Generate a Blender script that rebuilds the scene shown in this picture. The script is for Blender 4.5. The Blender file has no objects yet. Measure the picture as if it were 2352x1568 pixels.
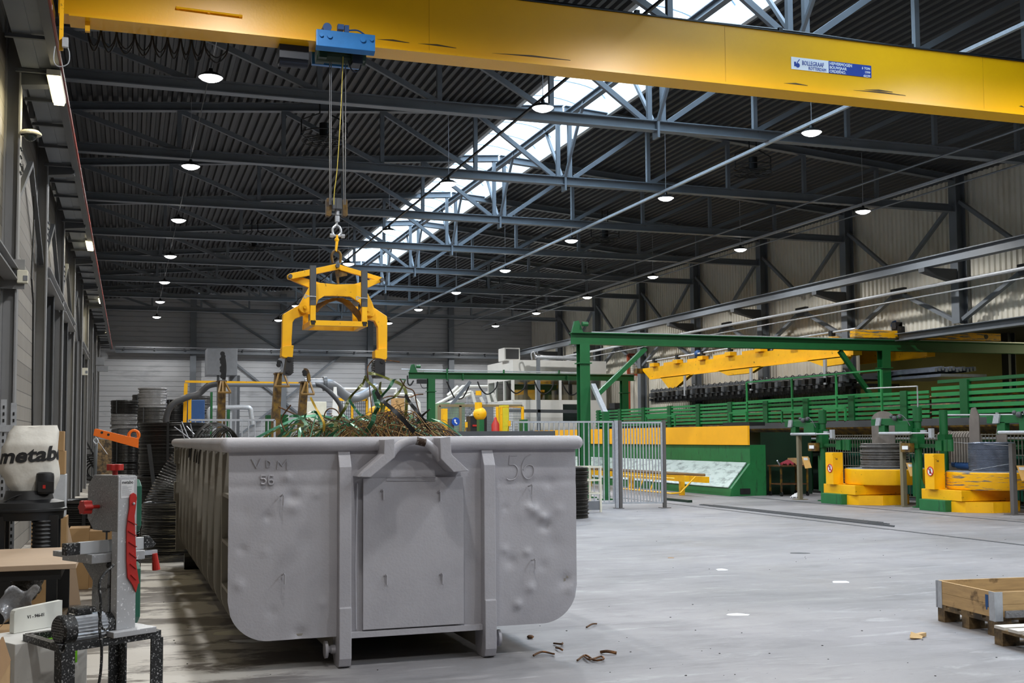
import bpy, bmesh, math, random
from mathutils import Vector as V, Matrix, Euler
rnd = random.Random(7)
PI = math.pi
sc = bpy.context.scene
COL = sc.collection
# ------------------------------------------------------------------ camera
FPX, YAW, PITCH, ROLL, SHY = 2615.56, .324299, .0622159, -.0064952, 57.69
EYE = V((0, 0, 1.6))
_f = V((math.sin(YAW)*math.cos(PITCH), math.cos(YAW)*math.cos(PITCH), math.sin(PITCH)))
_r0 = V((math.cos(YAW), -math.sin(YAW), 0)); _u0 = _r0.cross(_f)
_r = _r0*math.cos(ROLL) + _u0*math.sin(ROLL); _u = _u0*math.cos(ROLL) - _r0*math.sin(ROLL)
cd = bpy.data.cameras.new('camera'); cam = bpy.data.objects.new('camera', cd); COL.objects.link(cam)
m3 = Matrix((_r, _u, -_f)).transposed()
cam.matrix_world = Matrix.Translation(EYE) @ m3.to_4x4()
cd.sensor_width = 36; cd.lens = FPX/2352*36; cd.shift_y = SHY/2352; cd.clip_start = .05; cd.clip_end = 300
sc.camera = cam

def at(px, py, X=None, Y=None, Z=None):
    """point of the photograph on the plane x=X, y=Y or z=Z"""
    d = _f + _r*((px-1176)/FPX) - _u*((py-784-SHY)/FPX)
    t = (Z-1.6)/d.z if Z is not None else (Y/d.y if Y is not None else X/d.x)
    return EYE + d*t
# ------------------------------------------------------------------ materials
def lin(h):
    if not isinstance(h, str): return tuple(h)
    h = h.lstrip('#'); o = []
    for i in (0, 2, 4):
        c = int(h[i:i+2], 16)/255
        o.append(c/12.92 if c <= .04045 else ((c+.055)/1.055)**2.4)
    return tuple(o)
MATS = {}
def pm(name, col, rough=.5, metal=0, var=.12, vscale=3., stretch=(1, 1, 1), bump=0, bscale=40, second=None, sscale=6., sthr=.6, ssoft=.05, sstretch=(1, 1, 1), spec=.5, third=None, tscale=60., tthr=.66, coat=0):
    if name in MATS: return MATS[name]
    m = bpy.data.materials.new(name); m.use_nodes = True
    nt = m.node_tree; N = nt.nodes; L = nt.links
    b = N['Principled BSDF']; b.inputs['Roughness'].default_value = rough; b.inputs['Metallic'].default_value = metal
    b.inputs['Specular IOR Level'].default_value = spec
    if coat: b.inputs['Coat Weight'].default_value = coat
    c = lin(col); tc = N.new('ShaderNodeTexCoord')
    def noise(scale, st, detail=4):
        mp = N.new('ShaderNodeMapping'); mp.inputs['Scale'].default_value = st
        L.new(tc.outputs['Object'], mp.inputs['Vector'])
        n = N.new('ShaderNodeTexNoise'); n.inputs['Scale'].default_value = scale; n.inputs['Detail'].default_value = detail
        n.inputs['Roughness'].default_value = .62
        L.new(mp.outputs[0], n.inputs['Vector']); return n
    n = noise(vscale, stretch)
    r = N.new('ShaderNodeValToRGB'); r.color_ramp.elements[0].position = .25; r.color_ramp.elements[1].position = .75
    r.color_ramp.elements[0].color = (*[x*(1-var) for x in c], 1); r.color_ramp.elements[1].color = (*[min(1, x*(1+var)) for x in c], 1)
    L.new(n.outputs['Fac'], r.inputs['Fac']); out = r.outputs['Color']
    def over(out, col2, scale, thr, soft, st):
        n2 = noise(scale, st, 6)
        r2 = N.new('ShaderNodeValToRGB'); r2.color_ramp.elements[0].position = thr-soft; r2.color_ramp.elements[1].position = thr+soft
        L.new(n2.outputs['Fac'], r2.inputs['Fac'])
        mx = N.new('ShaderNodeMix'); mx.data_type = 'RGBA'
        L.new(r2.outputs['Color'], mx.inputs['Factor']); L.new(out, mx.inputs[6]); mx.inputs[7].default_value = (*lin(col2), 1)
        return mx.outputs[2]
    if second: out = over(out, second, sscale, sthr, ssoft, sstretch)
    if third: out = over(out, third, tscale, tthr, .03, (1, 1, 1))
    L.new(out, b.inputs['Base Color'])
    if bump:
        n3 = noise(bscale, stretch, 3); bp = N.new('ShaderNodeBump'); bp.inputs['Strength'].default_value = bump; bp.inputs['Distance'].default_value = .02
        L.new(n3.outputs['Fac'], bp.inputs['Height']); L.new(bp.outputs[0], b.inputs['Normal'])
    MATS[name] = m; return m
def emit(name, col, strength):
    m = bpy.data.materials.new(name); m.use_nodes = True; b = m.node_tree.nodes['Principled BSDF']
    b.inputs['Base Color'].default_value = (*lin(col), 1); b.inputs['Emission Color'].default_value = (*lin(col), 1); b.inputs['Emission Strength'].default_value = strength
    return m
def banded(name, col, pitch, axis=2, gap=.06, rough=.6, var=.25, gapcol='#202020', warm=None):
    """boards or strands of even pitch along one axis, each its own tone, with dark joints"""
    m = bpy.data.materials.new(name); m.use_nodes = True; nt = m.node_tree; N = nt.nodes; L = nt.links; b = N['Principled BSDF']
    b.inputs['Roughness'].default_value = rough
    tc = N.new('ShaderNodeTexCoord'); sp = N.new('ShaderNodeSeparateXYZ'); L.new(tc.outputs['Object'], sp.inputs[0])
    def math_(op, a, bb=None):
        n = N.new('ShaderNodeMath'); n.operation = op
        if isinstance(a, (int, float)): n.inputs[0].default_value = a
        else: L.new(a, n.inputs[0])
        if bb is not None:
            if isinstance(bb, (int, float)): n.inputs[1].default_value = bb
            else: L.new(bb, n.inputs[1])
        return n.outputs[0]
    t = math_('DIVIDE', sp.outputs[axis], pitch); fl = math_('FLOOR', t); fr = math_('FRACT', t)
    wn = N.new('ShaderNodeTexWhiteNoise'); wn.noise_dimensions = '1D'; L.new(fl, wn.inputs['W'])
    no = N.new('ShaderNodeTexNoise'); no.inputs['Scale'].default_value = 2.5; no.inputs['Detail'].default_value = 6; L.new(tc.outputs['Object'], no.inputs['Vector'])
    k = math_('ADD', math_('MULTIPLY', wn.outputs['Value'], .6), math_('MULTIPLY', no.outputs['Fac'], .4))
    r = N.new('ShaderNodeValToRGB'); c = lin(col); c2 = lin(warm) if warm else c
    r.color_ramp.elements[0].color = (*[x*(1-var) for x in c2], 1); r.color_ramp.elements[1].color = (*[min(1, x*(1+var)) for x in c], 1)
    L.new(k, r.inputs['Fac'])
    g = math_('LESS_THAN', fr, gap); mx = N.new('ShaderNodeMix'); mx.data_type = 'RGBA'
    L.new(g, mx.inputs['Factor']); L.new(r.outputs['Color'], mx.inputs[6]); mx.inputs[7].default_value = (*lin(gapcol), 1)
    L.new(mx.outputs[2], b.inputs['Base Color']); return m
STEEL = pm('steel_grey_paint', '#6f757c', .45, .1, .1, 2)
STEELD = pm('dark_steel_paint', '#4c4f53', .5, .1, .12, 2)
COLG = pm('column_grey_paint', '#8a8b8d', .5, .05, .1, 1.5)
BLACK = pm('black_paint', '#161719', .45, 0, .2, 8)
BLACKD = pm('dusty_black_paint', '#191a1b', .5, 0, .25, 8, third='#b9b9ba', tscale=110, tthr=.6)
RUB = pm('black_rubber', '#141416', .6)
YEL = pm('crane_yellow', '#f8b800', .36, 0, .04, 1.2, bump=.04, bscale=30)
YELW = pm('worn_yellow', '#fdb900', .45, 0, .1, 3, second='#5b4422', sscale=9, sthr=.68, ssoft=.03, third='#4a371c', tscale=38, tthr=.7)
YELS = pm('scraped_yellow', '#f8b400', .45, 0, .1, 3, second='#6f6b66', sscale=7, sthr=.56, ssoft=.03, sstretch=(.25, .25, 3))
YELR = pm('rusty_yellow', '#80600f', .55, 0, .2, 4, second='#35230f', sscale=5, sthr=.48, ssoft=.12)
GRN = pm('machine_green', '#0f5a2c', .45, 0, .12, 3)
GRNW = pm('worn_green', '#1c6a38', .45, 0, .15, 3, second='#16301f', sscale=5, sthr=.66, ssoft=.1, sstretch=(2, 2, .5))
GRNL = pm('slat_green', '#2b8a4c', .45, 0, .1, 3)
GRND = pm('dark_green', '#0b2a1a', .5)
BLUE = pm('hoist_blue', '#2f76b8', .4, .1, .1, 6, second='#5d6a70', sscale=10, sthr=.72)
BLUED = pm('container_blue', '#264f86', .5, 0, .12, 3)
NAVY = pm('dark_navy', '#101a2b', .5)
SKIPM = pm('skip_grey_paint', '#aeacb1', .42, 0, .05, 1.3, bump=.12, bscale=55, second='#9d9ba1', sscale=2, sthr=.62, ssoft=.15)
SKIPS = pm('skip_side_shaded', '#8f8a80', .6, 0, .12, 2, second='#5a4a38', sscale=4, sthr=.68, ssoft=.08)  # skip paint with the side's shade put into the base colour; patches are rust
RUST = pm('rust_brown', '#583a1f', .7, .2, .3, 15, second='#a86a2c', sscale=18, sthr=.62)
WIRE = pm('dark_wire', '#4d4c4b', .38, .6, .25, 12)
WIREL = pm('bright_wire', '#8b8c90', .32, .7, .2, 12)
WIREB = pm('bluish_wire', '#7d8596', .32, .6, .2, 8)
WIRED = pm('black_wire', '#2c2b2a', .38, .5, .3, 12)
FILM = pm('stretch_film', '#8c8c8e', .18, .2, .2, 6, bump=.5, bscale=16)
GALV = pm('galvanised_steel', '#b9bdc3', .38, .4, .15, 20)
WHITEP = pm('white_panel', '#e2e1dc', .5, 0, .04, 2, second='#b9b7ae', sscale=2, sthr=.7, ssoft=.08)
CREAM = pm('cream_plastic', '#d8d5c4', .5)
CARD = pm('cardboard', '#a5845a', .75, 0, .1, 4)
CARDI = pm('cardboard_inside', '#8a6a45', .8, 0, .1, 4)
WOOD = pm('pale_wood', '#bd9b6b', .65, 0, .18, 4, (1, 1, 9), second='#4f3a22', sscale=5, sthr=.64, ssoft=.06)
WOODD = pm('dirty_wood', '#7b6442', .7, 0, .25, 4, (1, 1, 9), second='#2a2118', sscale=6, sthr=.5, ssoft=.1)
MDF = pm('bench_board', '#b59d84', .6, 0, .08, 3)
CANVAS = pm('canvas_white', '#cfccc4', .8, 0, .06, 3, bump=.35, bscale=9)
RED = pm('red_plastic', '#b3241c', .4, 0, .08, 10, third='#d8d4d0', tscale=70, tthr=.72)
ORANGE = pm('orange_paint', '#f0710c', .45, 0, .06, 4)
REDB = pm('brick_red_paint', '#a2492f', .5)
SAWG = pm('saw_grey', '#b7b8bb', .42, .2, .08, 8, third='#f0f0f2', tscale=75, tthr=.63)
SAWD = pm('saw_dusty_grey', '#8d8e90', .5, .1, .12, 8, second='#66676a', sscale=160, sthr=.58, ssoft=.06, third='#cfcfd2', tscale=140, tthr=.63)
TEAL = pm('saw_green', '#1d5a46', .4)
GLASSY = pm('window_dark', '#27302e', .12, 0, .3, 2)
PAPER = pm('paper', '#d9dadb', .7)
INK = pm('ink_black', '#1b1b1d', .6)
INKB = pm('ink_blue', '#1b3f9a', .5)
WHT = pm('sign_white', '#eef0f2', .5, var=.02)
STRG = pm('green_strapping', '#2b5f40', .3, .2, .25, 6)
STRO = pm('olive_strapping', '#55581f', .35, .2, .3, 6)
STRB = pm('black_strapping', '#1a1a1c', .35, .3, .3, 6)
DUCT = pm('duct_grey', '#7d8085', .4, .3, .1, 4)
CHUTE = pm('chute_plate', '#a4b3ae', .35, .3, .08, 2, second='#5f6b66', sscale=4, sthr=.58, ssoft=.1, sstretch=(3, .7, 1))
LENS = emit('lamp_lens', '#ffffff', 14)
TUBEL = emit('tube_lamp_lens', '#fff0c0', 9)
# ------------------------------------------------------------------ mesh building
ORG = {}
def org(o):
    while o.parent is not None: o = o.parent
    return ORG.get(o.name, V((0, 0, 0)))
class MB:
    def __init__(s): s.b = bmesh.new(); s.mi = 0
    def face(s, vs):
        try: f = s.b.faces.new(vs); f.material_index = s.mi; return f
        except ValueError: return None
    def prism(s, poly, o, u, v, w):
        """polygon (list of (a,b)) in the plane o + a*u + b*v, pushed along w"""
        o, u, v, w = V(o), V(u), V(v), V(w)
        A = [s.b.verts.new(o+u*a+v*b) for a, b in poly]; B = [s.b.verts.new(o+u*a+v*b+w) for a, b in poly]
        n = len(poly); s.face(A); s.face(B[::-1])
        for i in range(n): s.face((A[i], B[i], B[(i+1) % n], A[(i+1) % n]))
        return s
    def box(s, lo, hi):
        x0, y0, z0 = lo; x1, y1, z1 = hi
        return s.prism(((x0, y0), (x1, y0), (x1, y1), (x0, y1)), (0, 0, z0), (1, 0, 0), (0, 1, 0), (0, 0, z1-z0))
    def cbox(s, c, sz, rz=0, u=None, v=None):
        c = V(c); a, b_, h = sz
        if u is None: u = V((math.cos(rz), math.sin(rz), 0)); v = V((-math.sin(rz), math.cos(rz), 0))
        u, v = V(u).normalized(), V(v).normalized(); w = u.cross(v)
        return s.prism(((-a/2, -b_/2), (a/2, -b_/2), (a/2, b_/2), (-a/2, b_/2)), c-w*h/2, u, v, w*h)
    def _fr(s, p, q, up=(0, 0, 1)):
        d = (V(q)-V(p)).normalized(); up = V(up)
        if abs(d.dot(up)) > .98: up = V((0, 1, 0)) if abs(d.y) < .9 else V((1, 0, 0))
        x = d.cross(up).normalized(); return d, x, x.cross(d)
    def bar(s, p, q, w, h, up=(0, 0, 1)):
        d, x, y = s._fr(p, q, up)
        return s.prism(((-w/2, -h/2), (w/2, -h/2), (w/2, h/2), (-w/2, h/2)), p, x, y, V(q)-V(p))
    def ibeam(s, p, q, b, h, tf=.02, tw=.014, up=(0, 0, 1)):
        d, x, y = s._fr(p, q, up); B, H, t = b/2, h/2, tw/2
        return s.prism(((-B, -H), (B, -H), (B, -H+tf), (t, -H+tf), (t, H-tf), (B, H-tf), (B, H), (-B, H), (-B, H-tf), (-t, H-tf), (-t, -H+tf), (-B, -H+tf)), p, x, y, V(q)-V(p))
    def cyl(s, p, q, r, r2=None, n=16, cap=True):
        d, x, y = s._fr(p, q); r2 = r if r2 is None else r2; p, q = V(p), V(q)
        A = [s.b.verts.new(p+(x*math.cos(2*PI*i/n)+y*math.sin(2*PI*i/n))*r) for i in range(n)]
        B = [s.b.verts.new(q+(x*math.cos(2*PI*i/n)+y*math.sin(2*PI*i/n))*r2) for i in range(n)]
        for i in range(n): s.face((A[i], A[(i+1) % n], B[(i+1) % n], B[i]))
        if cap: s.face(A[::-1]); s.face(B)
        return s
    def tube(s, pts, r, n=8, closed=False):
        pts = [V(p) for p in pts]; k = len(pts); rings = []; x = None
        for i, p in enumerate(pts):
            a = pts[i-1] if (i > 0 or closed) else p; c = pts[(i+1) % k] if (i < k-1 or closed) else p
            d = (c-a).normalized()
            if x is None: _, x, _ = s._fr(p, p+d)
            x = (x-d*x.dot(d))
            if x.length < 1e-6: _, x, _ = s._fr(p, p+d)
            x.normalize(); y = d.cross(x); rr = r[i] if isinstance(r, (list, tuple)) else r
            rings.append([s.b.verts.new(p+(x*math.cos(2*PI*j/n)+y*math.sin(2*PI*j/n))*rr) for j in range(n)])
        for i in range(k if closed else k-1):
            A, B = rings[i], rings[(i+1) % k]
            for j in range(n): s.face((A[j], A[(j+1) % n], B[(j+1) % n], B[j]))
        if not closed: s.face(rings[0][::-1]); s.face(rings[-1])
        return s
    def ribbon(s, pts, w, t, side=(0, 1, 0), twist=0):
        pts = [V(p) for p in pts]; rings = []; k = len(pts)
        for i, p in enumerate(pts):
            d = (pts[min(i+1, k-1)]-pts[max(i-1, 0)]).normalized(); sd = V(side); sd = (sd-d*sd.dot(d)).normalized()
            sd = Matrix.Rotation(twist*i/max(k-1, 1), 3, d) @ sd; n = d.cross(sd)
            rings.append([s.b.verts.new(p+sd*a*w/2+n*b_*t/2) for a, b_ in ((-1, -1), (1, -1), (1, 1), (-1, 1))])
        for i in range(k-1):
            for j in range(4): s.face((rings[i][j], rings[i][(j+1) % 4], rings[i+1][(j+1) % 4], rings[i+1][j]))
        s.face(rings[0][::-1]); s.face(rings[-1]); return s
    def lathe(s, prof, c, axis=(0, 0, 1), n=32, closed=False):
        """profile [(radius, height)]"""
        c = V(c); d, x, y = s._fr(c, c+V(axis), (0, 0, 1)); rows = []
        for r, h in prof:
            if r < 1e-5: rows.append([s.b.verts.new(c+d*h)])
            else: rows.append([s.b.verts.new(c+d*h+(x*math.cos(2*PI*i/n)+y*math.sin(2*PI*i/n))*r) for i in range(n)])
        m = len(rows)
        for k in range(m if closed else m-1):
            A, B = rows[k], rows[(k+1) % m]
            for i in range(n):
                j = (i+1) % n
                if len(A) == 1 and len(B) == 1: continue
                if len(A) == 1: s.face((A[0], B[j], B[i]))
                elif len(B) == 1: s.face((A[i], A[j], B[0]))
                else: s.face((A[i], A[j], B[j], B[i]))
        return s
    def torus(s, c, R, r, axis=(0, 0, 1), n=24, m=8):
        return s.lathe([(R+r*math.cos(2*PI*i/m), r*math.sin(2*PI*i/m)) for i in range(m)], c, axis, n, True)
    def sphere(s, c, r, n=16, m=10, sz=1, axis=(0, 0, 1)):
        return s.lathe([(r*math.sin(PI*i/m), -r*sz*math.cos(PI*i/m)) for i in range(m+1)], c, axis, n)
    def grid(s, f, nu, nv):
        R = [[s.b.verts.new(f(i/nu, j/nv)) for i in range(nu+1)] for j in range(nv+1)]
        for j in range(nv):
            for i in range(nu): s.face((R[j][i], R[j][i+1], R[j+1][i+1], R[j+1][i]))
        return s
    def out(s, name, mat, parent=None, label=None, cat=None, group=None, kind=None, smooth=False, bevel=0, solid=0):
        bmesh.ops.recalc_face_normals(s.b, faces=s.b.faces[:])
        if bevel: bmesh.ops.bevel(s.b, geom=[e for e in s.b.edges if len(e.link_faces) == 2 and e.calc_face_angle(0) > .6], offset=bevel, segments=2, affect='EDGES', profile=.6)
        if parent is not None: o0 = org(parent)
        elif kind == 'structure': o0 = V((0, 0, 0))
        else:
            xs = [v.co for v in s.b.verts]
            o0 = V((sum(p.x for p in xs)/len(xs), sum(p.y for p in xs)/len(xs), min(p.z for p in xs)))
        for v in s.b.verts: v.co -= o0
        me = bpy.data.meshes.new(name); s.b.to_mesh(me); s.b.free()
        for m in (mat if isinstance(mat, (list, tuple)) else [mat]): me.materials.append(m)
        if smooth:
            for p in me.polygons: p.use_smooth = True
            try: me.set_sharp_from_angle(angle=.7)
            except Exception: pass
        o = bpy.data.objects.new(name, me); COL.objects.link(o)
        if parent is not None: o.parent = parent
        else: o.location = o0; ORG[o.name] = o0.copy()
        if solid:
            md = o.modifiers.new('solid', 'SOLIDIFY'); md.thickness = solid; md.offset = 0
        tag(o, label, cat, group, kind); return o
def tag(o, label=None, cat=None, group=None, kind=None):
    for k, v in (('label', label), ('category', cat), ('group', group), ('kind', kind)):
        if v: o[k] = v
    return o
def T(name, label, cat, loc, group=None, kind=None):
    o = bpy.data.objects.new(name, None); COL.objects.link(o); o.location = loc; o.empty_display_size = .2
    ORG[o.name] = V(loc); return tag(o, label, cat, group, kind)
def copy_tree(o, parent=None):
    c = o.copy(); COL.objects.link(c)
    if parent is not None: c.parent = parent
    for ch in [x for x in o.children]: copy_tree(ch, c)
    return c
def dup(o, loc, label, rz=None, group=None):
    c = copy_tree(o); c.location = loc; c['label'] = label
    if rz is not None: c.rotation_euler.z = rz
    if group: c['group'] = group
    ORG[c.name] = V(loc); return c
def text(s, size, loc, u, v, mat, parent, name='lettering', depth=.002, sx=1, align='LEFT', bold=0, label=None):
    cu = bpy.data.curves.new('t', 'FONT'); cu.body = s; cu.size = size; cu.extrude = depth; cu.align_x = align; cu.offset = bold; cu.resolution_u = 2
    tmp = bpy.data.objects.new('t', cu); COL.objects.link(tmp); bpy.context.view_layer.update()
    me = bpy.data.meshes.new_from_object(tmp); bpy.data.objects.remove(tmp); bpy.data.curves.remove(cu)
    u, v = V(u).normalized(), V(v).normalized(); w = u.cross(v); o0 = org(parent); loc = V(loc)
    for q in me.vertices: q.co = loc-o0+u*q.co.x*sx+v*q.co.y+w*q.co.z
    me.materials.clear(); me.materials.append(mat)
    o = bpy.data.objects.new(name, me); COL.objects.link(o); o.parent = parent
    if label: o['label'] = label
    return o
def arc(c, r, a0, a1, n, u=(1, 0, 0), v=(0, 0, 1)):
    c, u, v = V(c), V(u), V(v)
    return [c+u*r*math.cos(a0+(a1-a0)*i/n)+v*r*math.sin(a0+(a1-a0)*i/n) for i in range(n+1)]
def bez(p, n=12):
    """smooth curve through the points"""
    p = [V(a) for a in p]; o = []
    for i in range(len(p)-1):
        a, b, c, d = p[max(i-1, 0)], p[i], p[i+1], p[min(i+2, len(p)-1)]
        for k in range(n):
            t = k/n; o.append(.5*((2*b)+(c-a)*t+(2*a-5*b+4*c-d)*t*t+(3*b-a-3*c+d)*t**3))
    o.append(p[-1]); return o
ORD = ['first', 'second', 'third', 'fourth', 'fifth', 'sixth', 'seventh', 'eighth', 'ninth', 'tenth', 'eleventh', 'twelfth', 'thirteenth']
# ================================================================== SETTING
XL, XR, YF, YB, XC = -1.5, 21.55, 60.6, -7.0, 9.82
def zroof(x): return 9.58-.081*abs(x-XC)
# floor -----------------------------------------------------------------------
fm = bpy.data.materials.new('concrete_floor'); fm.use_nodes = True
nt = fm.node_tree; N = nt.nodes; L = nt.links; B = N['Principled BSDF']; B.inputs['Roughness'].default_value = .55
tc = N.new('ShaderNodeTexCoord')
def fnoise(scale, st=(1, 1, 1), det=6, rot=0, rough=.6):
    mp = N.new('ShaderNodeMapping'); mp.inputs['Scale'].default_value = st; mp.inputs['Rotation'].default_value = (0, 0, rot); L.new(tc.outputs['Object'], mp.inputs['Vector'])
    n = N.new('ShaderNodeTexNoise'); n.inputs['Scale'].default_value = scale; n.inputs['Detail'].default_value = det; n.inputs['Roughness'].default_value = rough
    n.inputs['Distortion'].default_value = .4
    L.new(mp.outputs[0], n.inputs['Vector']); return n.outputs['Fac']
def framp(f, p0, p1, c0, c1):
    r = N.new('ShaderNodeValToRGB'); e = r.color_ramp.elements; e[0].position = p0; e[1].position = p1; e[0].color = (*c0, 1); e[1].color = (*c1, 1); L.new(f, r.inputs['Fac']); return r.outputs['Color']
def fmix(fac, a, b):
    mx = N.new('ShaderNodeMix'); mx.data_type = 'RGBA'; L.new(fac, mx.inputs['Factor'])
    for s_, v in ((6, a), (7, b)):
        if isinstance(v, str): mx.inputs[s_].default_value = (*lin(v), 1)
        else: L.new(v, mx.inputs[s_])
    return mx.outputs[2]
k0, k1 = (0, 0, 0), (1, 1, 1)
base = framp(fnoise(.35, det=8), .3, .7, lin('#757476'), lin('#928f92'))
base = fmix(framp(fnoise(1.6, (.55, 1.7, 1), 10, .15, .72), .5, .68, k0, (.55, .55, .55)), base, '#605f61')
base = fmix(framp(fnoise(2.4, (.5, 1.9, 1), 10, -.1, .72), .55, .68, k0, (.55, .55, .55)), base, '#acabad')
base = fmix(framp(fnoise(16, (.45, 1.6, 1), 6, .2, .7), .62, .72, k0, (.5, .5, .5)), base, '#535152')
# the brown, wet and dusty zone along the left wall
sx = N.new('ShaderNodeSeparateXYZ'); L.new(tc.outputs['Object'], sx.inputs[0])
zone = framp(sx.outputs['X'], 0, 1, k1, k0); zr = zone.node.color_ramp
mr = N.new('ShaderNodeMapRange'); mr.inputs['From Min'].default_value = 1.6; mr.inputs['From Max'].default_value = .2; L.new(sx.outputs['X'], mr.inputs['Value'])
brown = framp(fnoise(.8, det=5), .35, .65, lin('#5c554d'), lin('#736a60'))
patch = framp(fnoise(1.1, (.7, 1.8, 1), 8, .5, .68), .47, .53, k0, k1)
my = N.new('ShaderNodeMapRange'); my.inputs['From Min'].default_value = 6.4; my.inputs['From Max'].default_value = 8.0; L.new(sx.outputs['Y'], my.inputs['Value'])
mm = N.new('ShaderNodeMath'); mm.operation = 'MULTIPLY'; L.new(patch, mm.inputs[0]); L.new(my.outputs[0], mm.inputs[1])
brown = fmix(mm.outputs[0], brown, '#d6d1c8')
base = fmix(mr.outputs[0], base, brown)
base = fmix(framp(fnoise(40, det=3), .7, .73, k0, (.7, .7, .7)), base, '#3b3937')
L.new(base, B.inputs['Base Color'])
bp = N.new('ShaderNodeBump'); bp.inputs['Strength'].default_value = .25; bp.inputs['Distance'].default_value = .01; L.new(fnoise(9, (1, 2, 1), 8), bp.inputs['Height']); L.new(bp.outputs[0], B.inputs['Normal'])
rr = framp(fnoise(.6), .35, .65, (.42,)*3, (.7,)*3); L.new(rr, B.inputs['Roughness'])
MB().box((XL-.2, YB, -.2), (36, YF+.2, 0)).out('floor', fm, kind='structure', label='grey dusty concrete hall floor')
# roof: ribbed sheeting with the strip of daylight along the ridge ------------------
ROOF = pm('roof_sheet', '#3d3e40', .5, .1, .12, 1)
def ribs(m, path, w, pitch=.2, d=.075):
    """trapezoid ribs; path(a, h) -> point, a from 0 to w"""
    prof = []; a = 0
    while a < w:
        for da, h in ((0, 0), (.07, 0), (.095, d), (.165, d), (.19, 0)): prof.append((min(a+da, w), h))
        a += pitch
    prof.append((w, 0)); return prof
SKY0, SKY1, SKYA, SKYB = 8.7, 10.94, -3.0, 52.0
m = MB()
for x0, x1 in ((XL-.1, SKY0), (SKY1, 22.0)):
    p = ribs(m, None, x1-x0); A = [m.b.verts.new((x0+a, YB, zroof(x0+a)+.03+h)) for a, h in p]; C = [m.b.verts.new((x0+a, YF, zroof(x0+a)+.03+h)) for a, h in p]
    for i in range(len(p)-1): m.face((A[i], A[i+1], C[i+1], C[i]))
for ya, yb in ((YB, SKYA), (SKYB, YF)): m.box((SKY0-.05, ya, 9.55), (SKY1+.05, yb, 9.66))
m.out('ceiling', ROOF, kind='structure', label='dark ribbed steel roof sheeting')
CURB = pm('curb_white', '#c9cdd0', .5)
m = MB(); m.box((SKY0-.1, SKYA, 9.42), (SKY0, SKYB, 9.86)); m.box((SKY1, SKYA, 9.42), (SKY1+.1, SKYB, 9.86)); m.box((SKY0, SKYB, 9.42), (SKY1, SKYB+.1, 9.86))
m.box((SKY0, SKYA-.1, 9.42), (SKY1, SKYA, 9.86)); m.out('trim_1', CURB, kind='structure', label='pale sheet metal curb of the ridge skylight')
pmn = bpy.data.materials.new('skylight_sheet'); pmn.use_nodes = True; nt = pmn.node_tree; N = nt.nodes; L = nt.links; N.remove(N['Principled BSDF'])
ts = N.new('ShaderNodeBsdfTranslucent'); ts.inputs['Color'].default_value = (.86, .92, .95, 1); tp = N.new('ShaderNodeBsdfTransparent'); tp.inputs['Color'].default_value = (.9, .95, 1, 1)
mx = N.new('ShaderNodeMixShader'); mx.inputs[0].default_value = .55; L.new(ts.outputs[0], mx.inputs[1]); L.new(tp.outputs[0], mx.inputs[2]); L.new(mx.outputs[0], N['Material Output'].inputs['Surface'])
wt = T('window_1', 'curved translucent skylight along the roof ridge', 'skylight', (XC, 24, 9.7), kind='structure')
xc, hw, rise = (SKY0+SKY1)/2, (SKY1-SKY0)/2+.06, .42
def vault(t): return V((xc-hw*math.cos(PI*t), 0, 9.84+rise*math.sin(PI*t)))
m = MB(); m.grid(lambda a, b: vault(a)+V((0, SKYA+(SKYB-SKYA)*b, 0)), 14, 40); m.out('pane', pmn, wt, smooth=True)
BARM = pm('skylight_bar', '#8ea4b4', .4, .3)
y = SKYA+.4; m0 = None
while y < SKYB:
    m = MB(); m.tube([vault(i/16)+V((0, y, -.03)) for i in range(17)], .018, 5)
    m.out('glazing_bar', BARM, wt); y += 1.27
# walls -----------------------------------------------------------------------
WL = banded('left_wall_boards', '#8a867f', .21, 2, .05, .6, .22, '#3d3b39', '#75706a')
MB().box((XL-.15, YB, 0), (XL, YF, 9.2)).out('wall_left', WL, kind='structure', label='grey boarded left wall behind the steel columns')
WF = pm('far_wall_sheet', '#b4b6ba', .42, .1, .06, .6, second='#8c8e92', sscale=1.2, sthr=.66, ssoft=.1, sstretch=(.4, 1, 2))
m = MB(); z = 0; pr = []
while z < 9.9: pr += [(z, 0), (z+.2, 0), (z+.212, .028), (z+.238, .028), (z+.25, 0)]; z += .255
A = [m.b.verts.new((XL-.1, YF+h, z)) for z, h in pr]; C = [m.b.verts.new((XR+.1, YF+h, z)) for z, h in pr]
for i in range(len(pr)-1): m.face((A[i], C[i], C[i+1], A[i+1]))
m.out('wall_far', WF, kind='structure', label='light grey horizontally profiled far wall')
WR = pm('right_wall_sheet', '#e0dccf', .5, 0, .05, 1, second='#c2bcac', sscale=1.5, sthr=.66, ssoft=.12, sstretch=(1, 1, .4))
m = MB()
for y0, y1, z0, z1 in ((30.1, YF, 0, 9.4), (YB, 30.1, 4.6, 9.4)):
    p = ribs(m, None, y1-y0, .2, .05); A = [m.b.verts.new((XR+h, y0+a, z0)) for a, h in p]; C = [m.b.verts.new((XR+h, y0+a, z1)) for a, h in p]
    for i in range(len(p)-1): m.face((A[i], A[i+1], C[i+1], C[i]))
m.out('wall_right', WR, kind='structure', label='cream corrugated sheet wall on the right')
PLAIN = pm('plain_wall', '#8b8c8f', .7)
MB().box((XL-.15, YB-.2, 0), (36, YB, 9.8)).out('wall_rear', PLAIN, kind='structure')
YG = pm('side_bay_wall', '#8f8a58', .6, 0, .12, 1)
m = MB(); m.box((33, YB, 0), (33.2, 34, 5.2)); m.box((XR+.1, 33.75, 0), (33, 33.95, 5.2)); m.out('wall_side_bay', [YG], kind='structure', label='yellowish wall of the lower bay on the right')
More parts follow.
